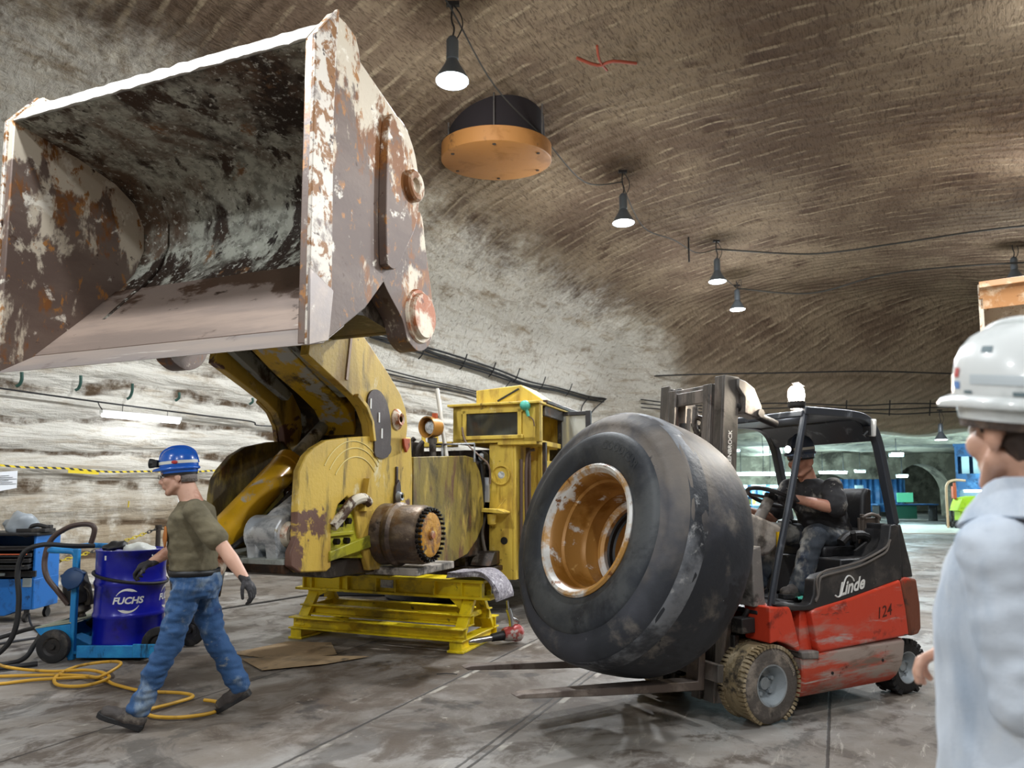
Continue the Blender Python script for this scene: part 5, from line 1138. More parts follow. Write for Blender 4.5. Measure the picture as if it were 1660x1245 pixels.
mb = MB(); mb.prism([(-.34,.34),(-.66,.29),(-.62,.24),(-.36,.035),(-.34,.035)], 'y', -.34, -.32); mb.prism([(-.34,.34),(-.66,.29),(-.62,.24),(-.36,.035),(-.34,.035)], 'y', .32, .34); mb.prism([(-.62,.24),(-.36,.035),(-.34,.035),(-.60,.25)], 'y', -.33, .33); tp('nose_plate', mb, 'cart', bevel=.004)
mb = MB(); mb.prism([(-.34,.33),(-.66,.285),(-.655,.30),(-.34,.345)], 'y', -.34, .34); tp('deck', mb, 'cart_top')
mb = MB(); mb.prism([(-.44,.76),(-.30,.82),(-.22,.78),(-.26,.70),(-.36,.62)], 'y', -.38, -.34); mb.lathe([(.001,0),(.09,.0),(.10,.03),(.04,.05),(.001,.05)], (-.32,-.36,.73), (0,-1,.3), 20); tp('clamp_plate', mb, mat('navy_clamp', '#123a66', .5), bevel=.006)
for (x, y, r) in ((-.45,-.39,.145), (-.45,.30,.145), (.44,-.31,.15), (.44,.31,.15)):
    mb = MB(); mb.lathe([(r*.55,-.03),(r*.85,-.032),(r*.97,-.024),(r,-.01),(r,.01),(r*.97,.024),(r*.85,.032),(r*.55,.03)], (x, y, r), (0,1,0), 40); w_ = tp('wheel', mb, 'black_rubber')
    mb = MB(); mb.lathe([(.001,-.03),(r*.16,-.03),(r*.2,-.012),(r*.45,-.012),(r*.56,-.028),(r*.56,.028),(r*.45,.012),(.001,.03)], (x, y, r), (0,1,0), 28); tp('wheel_hub', mb, 'dark_metal', w_)
# drum
dr = thing('oil_drum', 'dark blue steel oil drum strapped upright on the trolley', 'drum', (DX, DY, .09))
RD = .297; prof = [(.001,.02),(RD-.012,.02),(RD-.004,.0),(RD+.004,.006),(RD,.02)]
for z0 in (.285, .575): prof += [(RD,z0-.03),(RD+.006,z0-.02),(RD+.012,z0),(RD+.006,z0+.02),(RD,z0+.03)]
prof += [(RD,.855),(RD+.006,.862),(RD+.006,.878),(RD-.006,.88),(RD-.012,.862),(.001,.858)]
mb = MB(); mb.lathe(prof, (0,0,0), (0,0,1), 64); mb.obj('shell', M['drum'], dr, ang=50)
def dmap(ac, z0): return lambda x, y, e: V((math.cos(ac + x/RD)*(RD+.0006+e), math.sin(ac + x/RD)*(RD+.0006+e), z0+y))
a0 = math.atan2(-DY, -DX)  # towards the camera
def logo(ac, k=1.0):
    mb = MB(); mb.text('FUCHS', .082*k, dmap(ac, .43), .001, shear=.22, bold=.003)
    f = dmap(ac, .43)
    for (t0, t1, w0, w1) in ((155, 45, .004, .024), (-25, -135, .004, .024)):
        n = 16; rows = []
        for i in range(n+1):
            t = math.radians(t0+(t1-t0)*i/n); w = w0 + (w1-w0)*min(1, (i/n)*1.6) if i < n*.8 else w1*(1-(i-n*.8)/(n*.2)*.9)
            rows.append((mb.bm.verts.new(f(.106*math.cos(t), .110*math.sin(t), .001)), mb.bm.verts.new(f((.106-w)*math.cos(t), (.110-w)*math.sin(t), .001))))
        for p, q in zip(rows, rows[1:]): mb.face([p[0], q[0], q[1], p[1]])
    return mb
logo(a0-.07).obj('logo_lettering', M['white_paint'], dr); logo(a0+1.35).obj('logo_lettering', M['white_paint'], dr)
mb = MB()
for (x, w, h) in ((.17,.014,.016),(.195,.02,.014)): 
    f = dmap(a0, .82); v = [mb.bm.verts.new(f(x+dx, dy, .001)) for dx, dy in ((0,0),(w,0),(w,h),(0,h))]; mb.face(v)
f = dmap(a0, .815); v = [mb.bm.verts.new(f(-.245+dx, dy, .001)) for dx, dy in ((0,-.02),(.02,-.02),(.02,.02),(0,.02))]; mb.face(v)
mb.obj('drum_label', M['white_paint'], dr)
mb = MB(); mb.tube([V((math.cos(a)*(RD+.016), math.sin(a)*(RD+.016), .69+.055*math.cos(a-PI))) for a in [2*PI*i/64 for i in range(64)]], .014, 8, closed=True)
o = mb.obj('drum_strap', mat('strap_black', '#1d1b20', .6)); o.location = (DX, DY, .02); tag(o, 'black strap looped around the blue oil drum', 'strap')
mb = MB(); mb.ball((.06,-.05,.0),(.15,.13,.085)); mb.jitter(.06, 9); o = mb.obj('plastic_bag', mat('pale_plastic', '#c9ccc6', .35), None, ang=180); o.location = (DX+.05, DY, .965); tag(o, 'crumpled pale plastic bag lying on the drum lid', 'bag')
mb = MB(); mb.ball((0,0,0),(.12,.10,.05)); mb.jitter(.05, 12, 4); o = mb.obj('oily_cloth', M['black'], None, ang=180); o.location = (DX-.14, DY-.06, .985); tag(o, 'crumpled black cloth lying on the drum lid', 'cloth')
# pump motor with hoses
pm = thing('grease_pump', 'dark cylindrical pump hanging behind the trolley handle', 'pump', (DX-.47, DY+.02, .40))
mb = MB(); R_ = Matrix.Rotation(math.radians(-14), 4, 'Y'); mb.lathe([(.001,.36),(.08,.36),(.105,.33),(.11,.24),(.115,.22),(.115,.10),(.10,.06),(.05,.05),(.05,-.02),(.001,-.02)], (0,0,0), (0,0,1), 32); mb.move(R_); mb.obj('motor', M['dark_metal'], pm, bevel=.004)
mb = MB(); mb.lathe([(.075,.0),(.085,-.02),(.085,-.05),(.03,-.07),(.03,-.1),(.001,-.1)], (0,0,.03), (0,0,1), 24); mb.box((.09,0,.12),(.05,.08,.2)); mb.tube([(.1,-.05,.2),(.15,-.06,.12),(.12,-.05,.02)], .012, 8, 4); mb.move(R_); mb.obj('pump_head', M['lo_dark'], pm, bevel=.004)
mb = MB(); mb.bar((-.02,0,-.05),(-.12,-.05,-.12),.015,.015); mb.tube([(-.02,0,-.06),(-.13,-.1,-.105)], .012, 8); mb.tube([(.04,0,-.06),(-.05,.05,-.08),(-.10,.05,-.105)], .016, 8, 3); mb.obj('support_leg', M['black'], pm)
mb = MB(); mb.tube([(-.36,-.06,1.02),(-.34,-.05,1.16),(-.42,-.05,1.20),(-.58,-.06,1.17),(-.72,-.08,1.06),(-.76,-.10,.88),(-.72,-.12,.72),(-.62,-.10,.58),(-.53,-.08,.46)], .024, 10, 6); o = mb.obj('grease_hose', mat('brown_hose', '#4f3d36', .5), None); o.location = (DX, DY, 0); tag(o, 'brown hose arching from the drum over the trolley handle', 'hose')
mb = MB(); mb.tube([(-.30,-.1,1.0),(-.45,-.22,1.01),(-.62,-.34,1.03),(-.76,-.38,.97),(-.80,-.40,.80),(-.76,-.42,.55),(-.76,-.44,.32),(-.82,-.46,.16),(-.95,-.5,.06),(-1.2,-.6,.03),(-1.6,-.75,.025),(-2.4,-.6,.025)], .022, 10, 6); o = mb.obj('black_hose', M['cable'], None); o.location = (DX, DY, 0); tag(o, 'thick black hose hanging from the trolley handle to the floor', 'hose')
mb = MB(); P = [(-4.10,6.28,.025),(-4.35,6.05,.03),(-4.75,5.8,.025),(-5.2,5.95,.025),(-5.4,6.5,.025),(-5.1,7.1,.06),(-4.75,7.1,.16),(-4.45,6.85,.22),(-4.28,6.5,.14),(-4.25,6.25,.05),(-4.5,5.95,.07),(-5.0,5.6,.04),(-5.6,5.5,.025)]
mb.tube(P, .021, 10, 8); o = mb.obj('coiled_hose', M['cable'], None); tag(o, 'black hose lying in loose loops on the floor beside the trolley', 'hose')
mb = MB(); P = [(-4.55,5.80,.02),(-4.1,5.88,.02),(-3.7,5.92,.02),(-3.42,5.85,.03),(-3.25,5.75,.05),(-3.2,5.95,.10),(-3.45,6.2,.06),(-3.66,6.12,.04),(-3.68,5.88,.02),(-3.50,5.62,.02),(-3.28,5.60,.02),(-3.18,5.75,.045),(-3.45,5.95,.05),(-3.85,6.02,.025),(-4.2,5.98,.08),(-4.28,5.92,.20),(-4.18,5.78,.10),(-4.05,5.66,.02),(-3.75,5.78,.02),(-3.35,5.84,.02),(-3.05,5.62,.02),(-2.75,5.45,.02),(-2.45,5.40,.02),(-2.32,5.30,.02),(-2.40,5.12,.02),(-2.48,4.98,.02),(-2.38,4.85,.02),(-2.18,4.83,.02),(-2.02,4.93,.02),(-2.02,5.08,.02),(-2.10,5.18,.02),(-2.20,5.22,.02)]
mb.tube(P, .0125, 10, 8); o = mb.obj('yellow_hose', mat('hose_yellow', '#c99a2e', .5, 0, [('#8f6c22', 6, .55, .68)]), None); tag(o, 'thin yellow air hose snaking over the floor around the walking man', 'hose')
# tool cabinet at the left edge
M['cab_blue'] = mat('cabinet_blue', '#1c68b4', .4, .05, [('#16508c', 4, .54, .68), ('#0f3a66', 6, .6, .7)], (40, .05))
tcab = thing('tool_cabinet', 'blue tool cabinet with open black drawers at the left edge', 'cabinet', (-5.98, 8.55, 0), 4)
def cp(name, mb, m, parent=tcab, **k): return mb.obj(name, M[m] if isinstance(m, str) else m, parent, **k)
mb = MB(); mb.box((.42,0,.58),(.03,.5,.84)); mb.box((-.42,0,.58),(.03,.5,.84)); mb.box((0,.24,.58),(.84,.03,.84)); mb.box((0,0,.57),(.84,.5,.03)); mb.prism([(-.44,.15),(-.44,.50),(.44,.50),(.44,.15),(.30,.15),(.12,-.02+.1),(-.44,.08)], 'y', -.25, .25); cp('carcass', mb, 'cab_blue', bevel=.008)
mb = MB(); mb.box((0,-.02,1.015),(.94,.58,.035)); cp('top_board', mb, 'black', bevel=.008)
for k, (z, d, h) in enumerate(((.86,-.36,.05),(.78,-.38,.04),(.72,-.40,.045),(.65,-.42,.05),(.56,-.27,.07))):
    mb = MB(); mb.box((0.01,d+.02,z),(.88,.03,h)); mb.box((0,(d+.24)/2,z-h/2+.006),(.80,.24-d,.012)); mb.box((.39,(d+.24)/2,z),(.012,.24-d,h*.9)); dw = cp('drawer', mb, 'black', bevel=.004)
    mb = MB(); mb.box((0.01,d-.004,z+h*.35),(.80,.018,.012)); cp('drawer_handle', mb, 'redp' if k == 1 else 'dark_metal', dw)
lg_ = mat('label_grey', '#8c9698', .5)
mb = MB(); mb.box((.36,-.255,.46),(.10,.006,.10)); cp('front_label', mb, lg_)
mb = MB(); mb.box((.10,-.308,.56),(.08,.006,.03)); cp('drawer_label', mb, lg_)
for (x, y) in ((.34,-.2),(.34,.2),(-.34,-.2),(-.34,.2)):
    mb = MB(); mb.cyl((x-.018,y,.055),(x+.018,y,.055),.055,n=24); mb.box((x,y,.12),(.03,.06,.08)); cp('caster', mb, 'dark_metal')
mb = MB(); mb.ball((0,0,0),(.17,.13,.13)); mb.jitter(.10, 8, 3); o = mb.obj('plastic_bag', mat('grey_plastic', '#8d949a', .3), None, ang=180); o.location = (-5.83, 8.5, 1.13); tag(o, 'crumpled grey plastic bag lying on the tool cabinet', 'bag')
mb = MB(); mb.box((0,0,.02),(.34,.2,.04)); mb.tube([(-.1,0,.05),(0,.02,.08),(.14,0,.05)], .025, 8, 3); mb.box((.1,.05,.05),(.1,.06,.06)); o = mb.obj('hand_tools', M['dark_metal'], None, bevel=.004); o.location = (-5.62, 8.45, 1.035); tag(o, 'small heap of dark hand tools on the cabinet top beside the bag', 'tools')
mb = MB(); mb.tube([(-5.62,8.4,.09),(-5.3,8.0,.02),(-4.9,7.6,.015),(-4.5,7.35,.015),(-4.2,7.2,.015)], .012, 8, 6); tag(mb.obj('power_cable', M['cable'], None), 'thin black cable trailing from the tool cabinet over the floor', 'cable')

# ---------------------------------------------------------------- fittings on the left wall (cavern frame)
def vw(x, y, z): return VM @ V((x, y, z))
def wallx(z):
    for (x0, z0), (x1, z1) in zip(PROF, PROF[1:]):
        if z0 <= z <= z1 and z1 > z0: return x0+(x1-x0)*(z-z0)/(z1-z0)
    return 0
def wv(y, z, off=.07): return vw(wallx(z)+off, y, z)
fl = thing('tube_light', 'glowing white fluorescent tube light fixed along the left wall', 'light', wv(1.33,2.67,.14))
O = wv(1.33,2.67,.14)
mb = MB(); mb.bar(wv(.68,2.72,.13)-O, wv(1.98,2.72,.13)-O, .09, .05); mb.obj('housing', M['white_paint'], fl)
mb = MB(); mb.cyl(wv(.70,2.665,.15)-O, wv(1.96,2.665,.15)-O, .03, n=16); mb.obj('tube', emis('tube_glow', '#f4f8ff', 6), fl)
mb = MB(); mb.tube([wv(.62,2.86,.10)-O, wv(.64,2.80,.13)-O, wv(.70,2.74,.13)-O], .008, 6, 3); mb.tube([wv(1.0,2.87,.10)-O, wv(1.0,2.74,.13)-O], .005, 6); mb.tube([wv(1.75,2.84,.10)-O, wv(1.75,2.74,.13)-O], .005, 6); mb.obj('hanger', M['cable'], fl)
for i, (y, z, h) in enumerate(((-.47,3.05,.20),(.30,3.10,.22),(1.08,3.07,.24),(1.88,3.08,.14),(3.32,3.16,.12))):
    mb = MB(); mb.tube([wv(y,z+h/2,.10), wv(y+.01,z,.12), wv(y,z-h/2+.03,.11), wv(y-.03,z-h/2,.09)], .022, 8, 3)
    o = mb.obj('wall_hook', mat('hook_green', '#24483f', .5) if i == 0 else bpy.data.materials['hook_green'], None)
    tag(o, ['first', 'second', 'third', 'fourth', 'fifth'][i] + ' dark green hook from the left in the row high on the wall', 'hook', 'green hooks on the left wall')
def wire(name, pts, r, label, m='cable', n=6, k=6, cat='cable'):
    mb = MB(); mb.tube(pts, r, n, k); return tag(mb.obj(name, M[m] if isinstance(m, str) else m, None), label, cat)
wire('wall_cable', [wv(-2.0,2.95,.10), wv(-.66,2.90,.10), wv(.6,2.86,.10), wv(2.34,2.82,.10), wv(3.4,2.80,.10), wv(3.6,2.74,.10), wv(4.6,2.80,.09)], .014, 'thin black cable sagging along the white wall above the tube light')
yb = mat('yellow_tape', '#dcc319', .5); bb = M['black']
mb = MB(); N = 60; z = lambda y: 1.875-.05*math.sin((y+.55)/3.4*PI)+.01*math.sin(y*5)
R_ = []
for i in range(N+1):
    p = wv(-.55+i*3.4/N, z(-.55+i*3.4/N), .10); e_ = V((.003,-.0018,0)); R_.append([p-e_-V((0,0,.014)), p+e_-V((0,0,.014)), p+e_+V((0,0,.014)), p-e_+V((0,0,.014))])
mb.loft(R_); sm_ = mat('striped_tape', '#dcc319', .5); t_ = NT(sm_); sp_ = t_.n.new('ShaderNodeSeparateXYZ'); t_.link(t_.n.new('ShaderNodeTexCoord').outputs['Object'], sp_.inputs[0])
t_.link(t_.mix(t_.math('GREATER_THAN', t_.math('SINE', t_.math('MULTIPLY', t_.math('ADD', sp_.outputs[1], sp_.outputs[2]), 62)), 0.1), rgb('#dcc319'), rgb('#171717')), t_.n['Principled BSDF'].inputs['Base Color'])
tp_ = mb.obj('barrier_tape', sm_, None); tag(tp_, 'yellow and black striped barrier tape stretched along the left wall', 'tape')
mb = MB(); mb.bar(wv(.35,1.815,.10), wv(.80,1.80,.10), .006, .06); tag(mb.obj('tape_scrap', yb, None), 'short bright yellow tape scrap hanging below the barrier tape', 'tape')
mb = MB(); a, b_, c_, d_ = wv(-.62,1.77,.12), wv(-.33,1.80,.12), wv(-.31,1.56,.11), wv(-.60,1.50,.11); e_ = V((.006,-.004,0)); mb.hexa([a, b_, c_, d_, a+e_, b_+e_, c_+e_, d_+e_]); ps = mb.obj('paper_notice', mat('paper_white', '#e8eaee', .7), None); tag(ps, 'white paper notice fixed on the wall at the left edge', 'sign')
mb = MB()
for k in range(6):
    z0 = 1.72-.022*k
    mb.bar(wv(-.55,z0,.132), wv(-.55+.12+.05*(k % 3),z0+.01,.132), .001, .006)
mb.obj('printed_lines', M['wire'], ps)
for (y, z, h, lab) in ((1.35,1.26,.10,'small yellow mark on the wall above the blue drum'), (2.4,1.42,.11,'upright yellow mark on the wall behind the walking man')):
    mb = MB(); mb.bar(wv(y,z,.05), wv(y,z+h,.05), .006, .03); tag(mb.obj('wall_marker', bpy.data.materials['yellow_tape'], None), lab, 'marker')
# post and chain barrier
bp = thing('barrier_post', 'short rusty barrier post with a chain, behind the blue drum', 'post', vw(.9,1.35,0))
mb = MB(); mb.cyl((0,0,0),(0,0,.98),.035,n=16); mb.cyl((0,0,.96),(0,0,1.0),.05,n=16); mb.cyl((0,0,0),(0,0,.03),.14,n=24); mb.obj('post', M['lo_dark'], bp)
cm_ = mat('striped_chain', '#1a1a1a', .5); t_ = NT(cm_); sp_ = t_.n.new('ShaderNodeSeparateXYZ'); t_.link(t_.n.new('ShaderNodeTexCoord').outputs['Object'], sp_.inputs[0])
t_.link(t_.mix(t_.math('GREATER_THAN', t_.math('SINE', t_.math('MULTIPLY', sp_.outputs[1], 9.0)), .2), rgb('#1a1a1a'), rgb('#b9a31e')), t_.n['Principled BSDF'].inputs['Base Color'])
def chain(name, pts, lab, m1, m2):
    P = catmull(pts, 8); mb = MB()
    Q = [P[0]]
    for p in P[1:]:
        while (p-Q[-1]).length > .062: Q.append(Q[-1]+(p-Q[-1]).normalized()*.06)
    for i, (p, q) in enumerate(zip(Q, Q[1:])):
        d = (q-p).normalized(); u, w = frame_for(d); s = u if i % 2 else w; c = (p+q)/2
        mb.tube([c+d*.042*math.cos(t)+s*.020*math.sin(t) for t in [2*PI*j/10 for j in range(10)]], .007, 6, closed=True)
    o = mb.obj(name, m1, None); return tag(o, lab, 'chain')
chain('barrier_chain', [vw(.9,1.35,.95), vw(.9,.6,.72), vw(.88,-.4,.50), vw(.85,-1.5,.42)], 'black and yellow chain drooping left from the barrier post', cm_, yb)
chain('barrier_chain', [vw(.9,1.35,.95), vw(.8,1.9,.84), vw(.7,2.6,.80)], 'black and yellow chain running right from the barrier post behind the man', cm_, yb)
wire('wall_string', [wv(2.15,1.82,.10), wv(2.2,1.3,.08), wv(2.25,.9,.12), wv(2.1,.85,.2), wv(2.5,.78,.2), wv(2.2,.72,.2), wv(2.6,.7,.15)], .010, 'white string hanging down the wall behind the walking man', M['white_paint'], cat='string')
# wall cable bundles
BY = [(5.6,4.74),(6.85,4.73),(8.24,4.70),(10.44,4.65),(12.12,4.58),(13.94,4.63),(16.1,4.62),(17.4,4.7)]
for i, (dz, r) in enumerate(((0,.035),(.06,.026),(-.06,.022))):
    wire('cable_run', [wv(y, z+dz+.02*math.sin(y*3+i*2), .12) for y, z in BY], r, ['thickest middle cable of the bundle high on the far white wall', 'upper cable of the bundle high on the far white wall', 'lower cable of the bundle high on the far white wall'][i])
for i, (y, dz) in enumerate(((7.3,.16),(8.9,.2),(10.2,.2),(11.4,.22),(12.9,.2),(14.6,.22))):
    mb = MB(); mb.tube([wv(y,4.68+dz,.10), wv(y,4.62,.18), wv(y,4.52,.12)], .016, 6, 3); tag(mb.obj('cable_hanger', M['cable'], None), ['first','second','third','fourth','fifth','sixth'][i] + ' small hanger from the left on the cable bundle of the white wall', 'bracket', 'cable hangers on the far white wall')
for i, dz in enumerate((0, .07, -.12)):
    wire('lower_cable', [wv(5.0,4.14+dz,.10), wv(6.45,4.10+dz,.10), wv(7.7,4.09+dz*.7,.10), wv(9.74,4.08+dz*.6,.10), wv(11.0,4.02+dz,.10), wv(12.2,4.0+dz*.4,.10)], .016, ['middle thin cable below the bundle on the white wall', 'upper thin cable below the bundle on the white wall', 'lowest thin cable on the white wall'][i])
wire('hanging_cable', [wv(11.3,4.6,.12), wv(11.15,4.3,.10), wv(11.0,4.02,.10)], .014, 'short cable dropping from the bundle above the yellow cab')
wire('corner_cable', [wv(16.2,4.7,.12), wv(16.0,4.3,.12), wv(16.6,3.9,.12), wv(17.0,4.4,.12), wv(17.6,4.9,.12)], .02, 'loop of black cable at the far end of the white wall')

# ---------------------------------------------------------------- things on the floor
M['card'] = mat('cardboard', '#a08766', .85, 0, [('#7d6a50', 3, .48, .64), ('#5d5040', 5, .58, .7), ('#b89a78', 4, .6, .7)], (40, .1))
def sheet(name, pts, z, lab, t=.006, m='card'):
    mb = MB(); mb.prism(pts, 'z', z, z+t)
    return tag(mb.obj(name, M[m], None, bevel=.001), lab, 'cardboard')
sheet('cardboard_sheet', [(-2.62,6.75),(-2.25,7.28),(-1.80,7.22),(-1.62,6.72),(-2.1,6.52)], .004, 'dirty cardboard sheet on the floor nearest the cradle left foot')
sheet('cardboard_sheet', [(-2.42,6.50),(-1.95,6.62),(-1.30,6.60),(-1.62,6.32),(-2.10,6.10)], .012, 'pale torn cardboard sheet on the floor in front of the cradle')
mb = MB(); mb.prism([(-.5,-.28),(.5,-.28),(.55,.28),(-.45,.28)], 'z', 0, .02); mb.prism([(-.5,-.28),(.5,-.28),(.5,-.26),(-.5,-.26)], 'z', 0, .16); mb.prism([(-.45,.26),(.55,.26),(.55,.28),(-.45,.28)], 'z', 0, .16); mb.box((-.48,0,.08),(.02,.56,.16)); mb.box((.52,0,.08),(.02,.56,.16))
o = mb.obj('drip_tray', M['black'], None, bevel=.004); o.location = (-2.3, 10.7, 0); tag(o, 'flat black drip tray on the floor behind the yellow cradle', 'tray')
mb = MB(); mb.lathe([(.001,.12),(.5,.12),(.62,.10),(.66,.05),(.62,.0),(.001,.0)], (0,0,0), (0,0,1), 48); mb.lathe([(.30,.13),(.34,.12)], (0,0,0), (0,0,1), 40); o = mb.obj('black_pan', M['black_rubber'], None); o.location = (-1.15, 10.3, 0); tag(o, 'round black pan on the floor under the loader belly', 'pan')
# impact wrench
iw_ = thing('impact_wrench', 'red and silver impact wrench lying at the right cradle foot', 'wrench', (-.22, 7.13, 0), 25)
mb = MB(); mb.cyl((-.28,0,.05),(.08,0,.075),.030,n=18); mb.cyl((-.30,0,.05),(-.22,0,.055),.036,n=18); mb.obj('shaft', M['chrome'], iw_)
mb = MB(); mb.cyl((.02,0,.072),(.16,0,.085),.038,.05,n=20); mb.obj('socket', M['black'], iw_)
mb = MB(); mb.lathe([(.001,0),(.06,0),(.07,.03),(.075,.10),(.085,.12),(.085,.17),(.06,.20),(.001,.20)], (.15,0,.09), (1,0,.06), 28); mb.obj('motor_body', mat('wrench_red', '#a23f3a', .4, .1, [('#b7b3ae', 8, .5, .6)]), iw_)
mb = MB(); mb.tube([(.24,0,.14),(.23,0,.24),(.20,0,.34)], .026, 10, 3); mb.cyl((.20,0,.34),(.19,0,.42),.012,n=10); mb.tube([(.30,0,.13),(.32,0,.2),(.25,0,.24)], .014, 8, 3); mb.obj('handle', M['chrome'], iw_)
mb = MB(); mb.tube([(0,0,.012),(.08,.02,.012),(.17,.0,.012)], .004, 6, 3); o = mb.obj('wire_scrap', M['cable'], None); o.location = (-.62,5.98,0); tag(o, 'tiny bent wire scrap on the floor in front of the cradle', 'wire')
mb = MB(); mb.grid(lambda a, c: V(((a-.5)*.22, (c-.5)*.12, .012+.02*noise.noise(V((a*5, c*5, 2))))), 14, 10); o = mb.obj('rag', M['teal'], fk and None, solid=.005); o.location = KO + Matrix.Rotation(math.radians(KA), 3, 'Z') @ V((.80,.30,.715)); tag(o, 'small green rag lying on the forklift floor by the driver', 'rag')
# ---------------------------------------------------------------- roof fittings
M['lamp_glow'] = emis('lamp_disc', '#f2f6ff', 60)
M['bell'] = mat('lamp_bell', '#6f7880', .4, .5)
def pendant(label, loc, drop=.98):
    t = thing('pendant_lamp', label, 'lamp', loc, 0, 'pendant lamps under the rock roof')
    mb = MB(); mb.lathe([(.20,.0),(.205,.012),(.16,.10),(.10,.20),(.075,.26),(.06,.27)], (0,0,0), (0,0,1), 32); mb.obj('reflector', M['bell'], t)
    mb = MB(); mb.lathe([(.001,-.012),(.12,-.010),(.18,.0),(.195,.012),(.001,.012)], (0,0,0), (0,0,1), 32); mb.obj('lamp_disc', M['lamp_glow'], t)
    mb = MB(); mb.lathe([(.06,.26),(.075,.28),(.075,.52),(.05,.56),(.02,.58),(.001,.58)], (0,0,0), (0,0,1), 20); mb.obj('ballast', M['bell'], t, bevel=.006)
    mb = MB(); mb.tube([(0,0,.57),(.02,0,.68),(-.015,0,.8),(0,0,drop)], .012, 6, 3); mb.tube([(.05,0,.54),(.12,0,.70),(.10,0,.85),(0,0,drop-.02)], .008, 6, 4); mb.box((0,0,drop-.02),(.16,.05,.05)); mb.obj('hook', M['dark_metal'], t)
    return t
LAMPS = [(-.73,8.26,6.5),(2.08,12.85,6.5),(4.90,16.55,6.5),(6.20,19.14,6.5),(11.93,16.45,6.5)]
LL = ['largest pendant lamp, nearest, glowing beside the round orange cover', 'second pendant lamp from the front, right of the orange cover', 'third pendant lamp along the roof, above the glowing forklift lamp', 'smallest pendant lamp, farthest along the row', 'pendant lamp at the right edge above the white helmet']
for lb, lc in zip(LL, LAMPS): pendant(lb, lc, 1.02 if lc[1] < 18 else .7)
# round orange shaft cover
sc_ = thing('shaft_cover', 'round orange cover disc hanging under a dark hole in the roof', 'cover', (-.255, 11.22, 6.90))
sc_.scale = (1.03, 1.03, 1)
sc_.rotation_euler = (math.radians(6), 0, 0)
M['orange'] = mat('cover_orange', '#a9743c', .6, 0, [('#96632a', 2, .5, .66), ('#6c4a2a', 3, .60, .70)], (20, .1))
mb = MB(); mb.lathe([(.001,0),(.86,0),(.875,.012),(.875,.24),(.85,.25),(.001,.25)], (0,0,0), (0,0,1), 72); mb.obj('disc', M['orange'], sc_, ang=40)
mb = MB(); mb.lathe([(.78,.25),(.74,1.0),(.72,1.0),(.76,.25)], (0,0,0), (0,0,1), 60); mb.obj('dark_sleeve', mat('dark_sleeve', '#1c1416', .9), sc_)
for k in range(6):
    a = 2*PI*k/6+.5; x, y = .76*math.cos(a), .76*math.sin(a)
    mb = MB(); mb.cyl((x,y,-.012),(x,y,.0),.028,n=12); b_ = mb.obj('cover_bolt', M['lo_dark'], sc_)
    mb = MB(); mb.cyl((.83*math.cos(a),.83*math.sin(a),.2),(.83*math.cos(a),.83*math.sin(a),.78),.012,n=8); mb.obj('hanger_rod', M['steel'], sc_)
def rf(x, y, z=7.36): return vw(x, y, z)
LP = [V(l)+V((0,0,.80)) for l in LAMPS]
wire('roof_wire', [LP[0]+V((-.3,-.9,.1)), LP[0]+V((0,0,.1)), rf(6.03,2.9,7.25), rf(6.0,4.4,7.15), rf(5.95,6.0,7.05), LP[1]], .012, 'thin wire running under the roof from the nearest lamp to the second lamp', 'wire')
wire('roof_wire', [LP[1]+V((0,0,-.1)), rf(6.1,8.5,7.0), rf(6.3,9.8,7.1), rf(6.4,11.2,7.2), LP[2]], .012, 'thin wire running under the roof from the second lamp to the third lamp', 'wire')
wire('roof_wire', [LP[2], rf(6.5,13.0,7.15), LP[3]+V((0,0,-.2))], .012, 'short thin wire running under the roof between the two farthest lamps', 'wire')
wire('roof_cable', [LP[2], rf(8.49,12.6,7.2), rf(9.5,12.6,7.1), rf(10.5,12.5,7.05), rf(12.9,12.4,6.95), rf(16,12.4,6.5)], .02, 'black cable crossing the brown roof to the right from the third lamp', 'wire')
wire('roof_cable', [LP[3]+V((0,0,-.2)), rf(8.3,15.4,6.95), rf(10.3,14.9,7.05), rf(13.1,14.9,6.85), rf(16,14.9,6.4)], .02, 'black cable crossing the brown roof to the right from the farthest lamp', 'wire')
mb = MB(); mb.cyl(rf(6.35,10.75,7.45), rf(6.35,10.75,6.85), .02, n=8); tag(mb.obj('roof_rod', M['dark_metal'], None), 'straight steel rod hanging from the roof left of the third lamp', 'rod')
mb = MB(); mb.tube([rf(7.2,3.15,7.42), rf(7.4,3.4,7.38), rf(7.6,3.45,7.4), rf(7.85,3.7,7.42)], .022, 6, 3); mb.tube([rf(7.55,3.05,7.42), rf(7.47,3.3,7.38), rf(7.45,3.6,7.4)], .018, 6, 3); tag(mb.obj('red_roof_mark', mat('roof_red', '#8c3a22', .7), None), 'branching red mark on the brown roof right of the nearest lamp', 'mark')
# cable lines across the far face
wire('face_cable', [(3.5,24.6,5.5),(6,23.35,5.4),(9,23.3,5.45),(12,23.3,5.5),(15,23.2,5.4),(19,23.2,5.4)], .025, 'upper black cable crossing the far rock face', 'cable')
for i, dz in enumerate((0, .14, .28)):
    wire('face_cable', [(4.5,24.6,4.45+dz)] + [(x, 24.45-.2*dz+.06*math.sin(x), 4.25+dz+.05*math.sin(x*1.3+i)) for x in (6,7.5,9,10.5,12,13.5,15,16.5,18,20)], .024, ['lowest cable above the far drift opening', 'middle cable above the far drift opening', 'top cable above the far drift opening'][i])
for i, x in enumerate((7.2,8.6,10.1,11.6,13.1,14.5,15.9)):
    mb = MB(); mb.bar((x,24.5,4.15),(x,24.4,4.68),.03,.03,(0,1,0)); tag(mb.obj('cable_bracket', M['cable'], None), ['first','second','third','fourth','fifth','sixth','seventh'][i] + ' bracket from the left holding the cables above the far opening', 'bracket', 'cable brackets above the far opening')
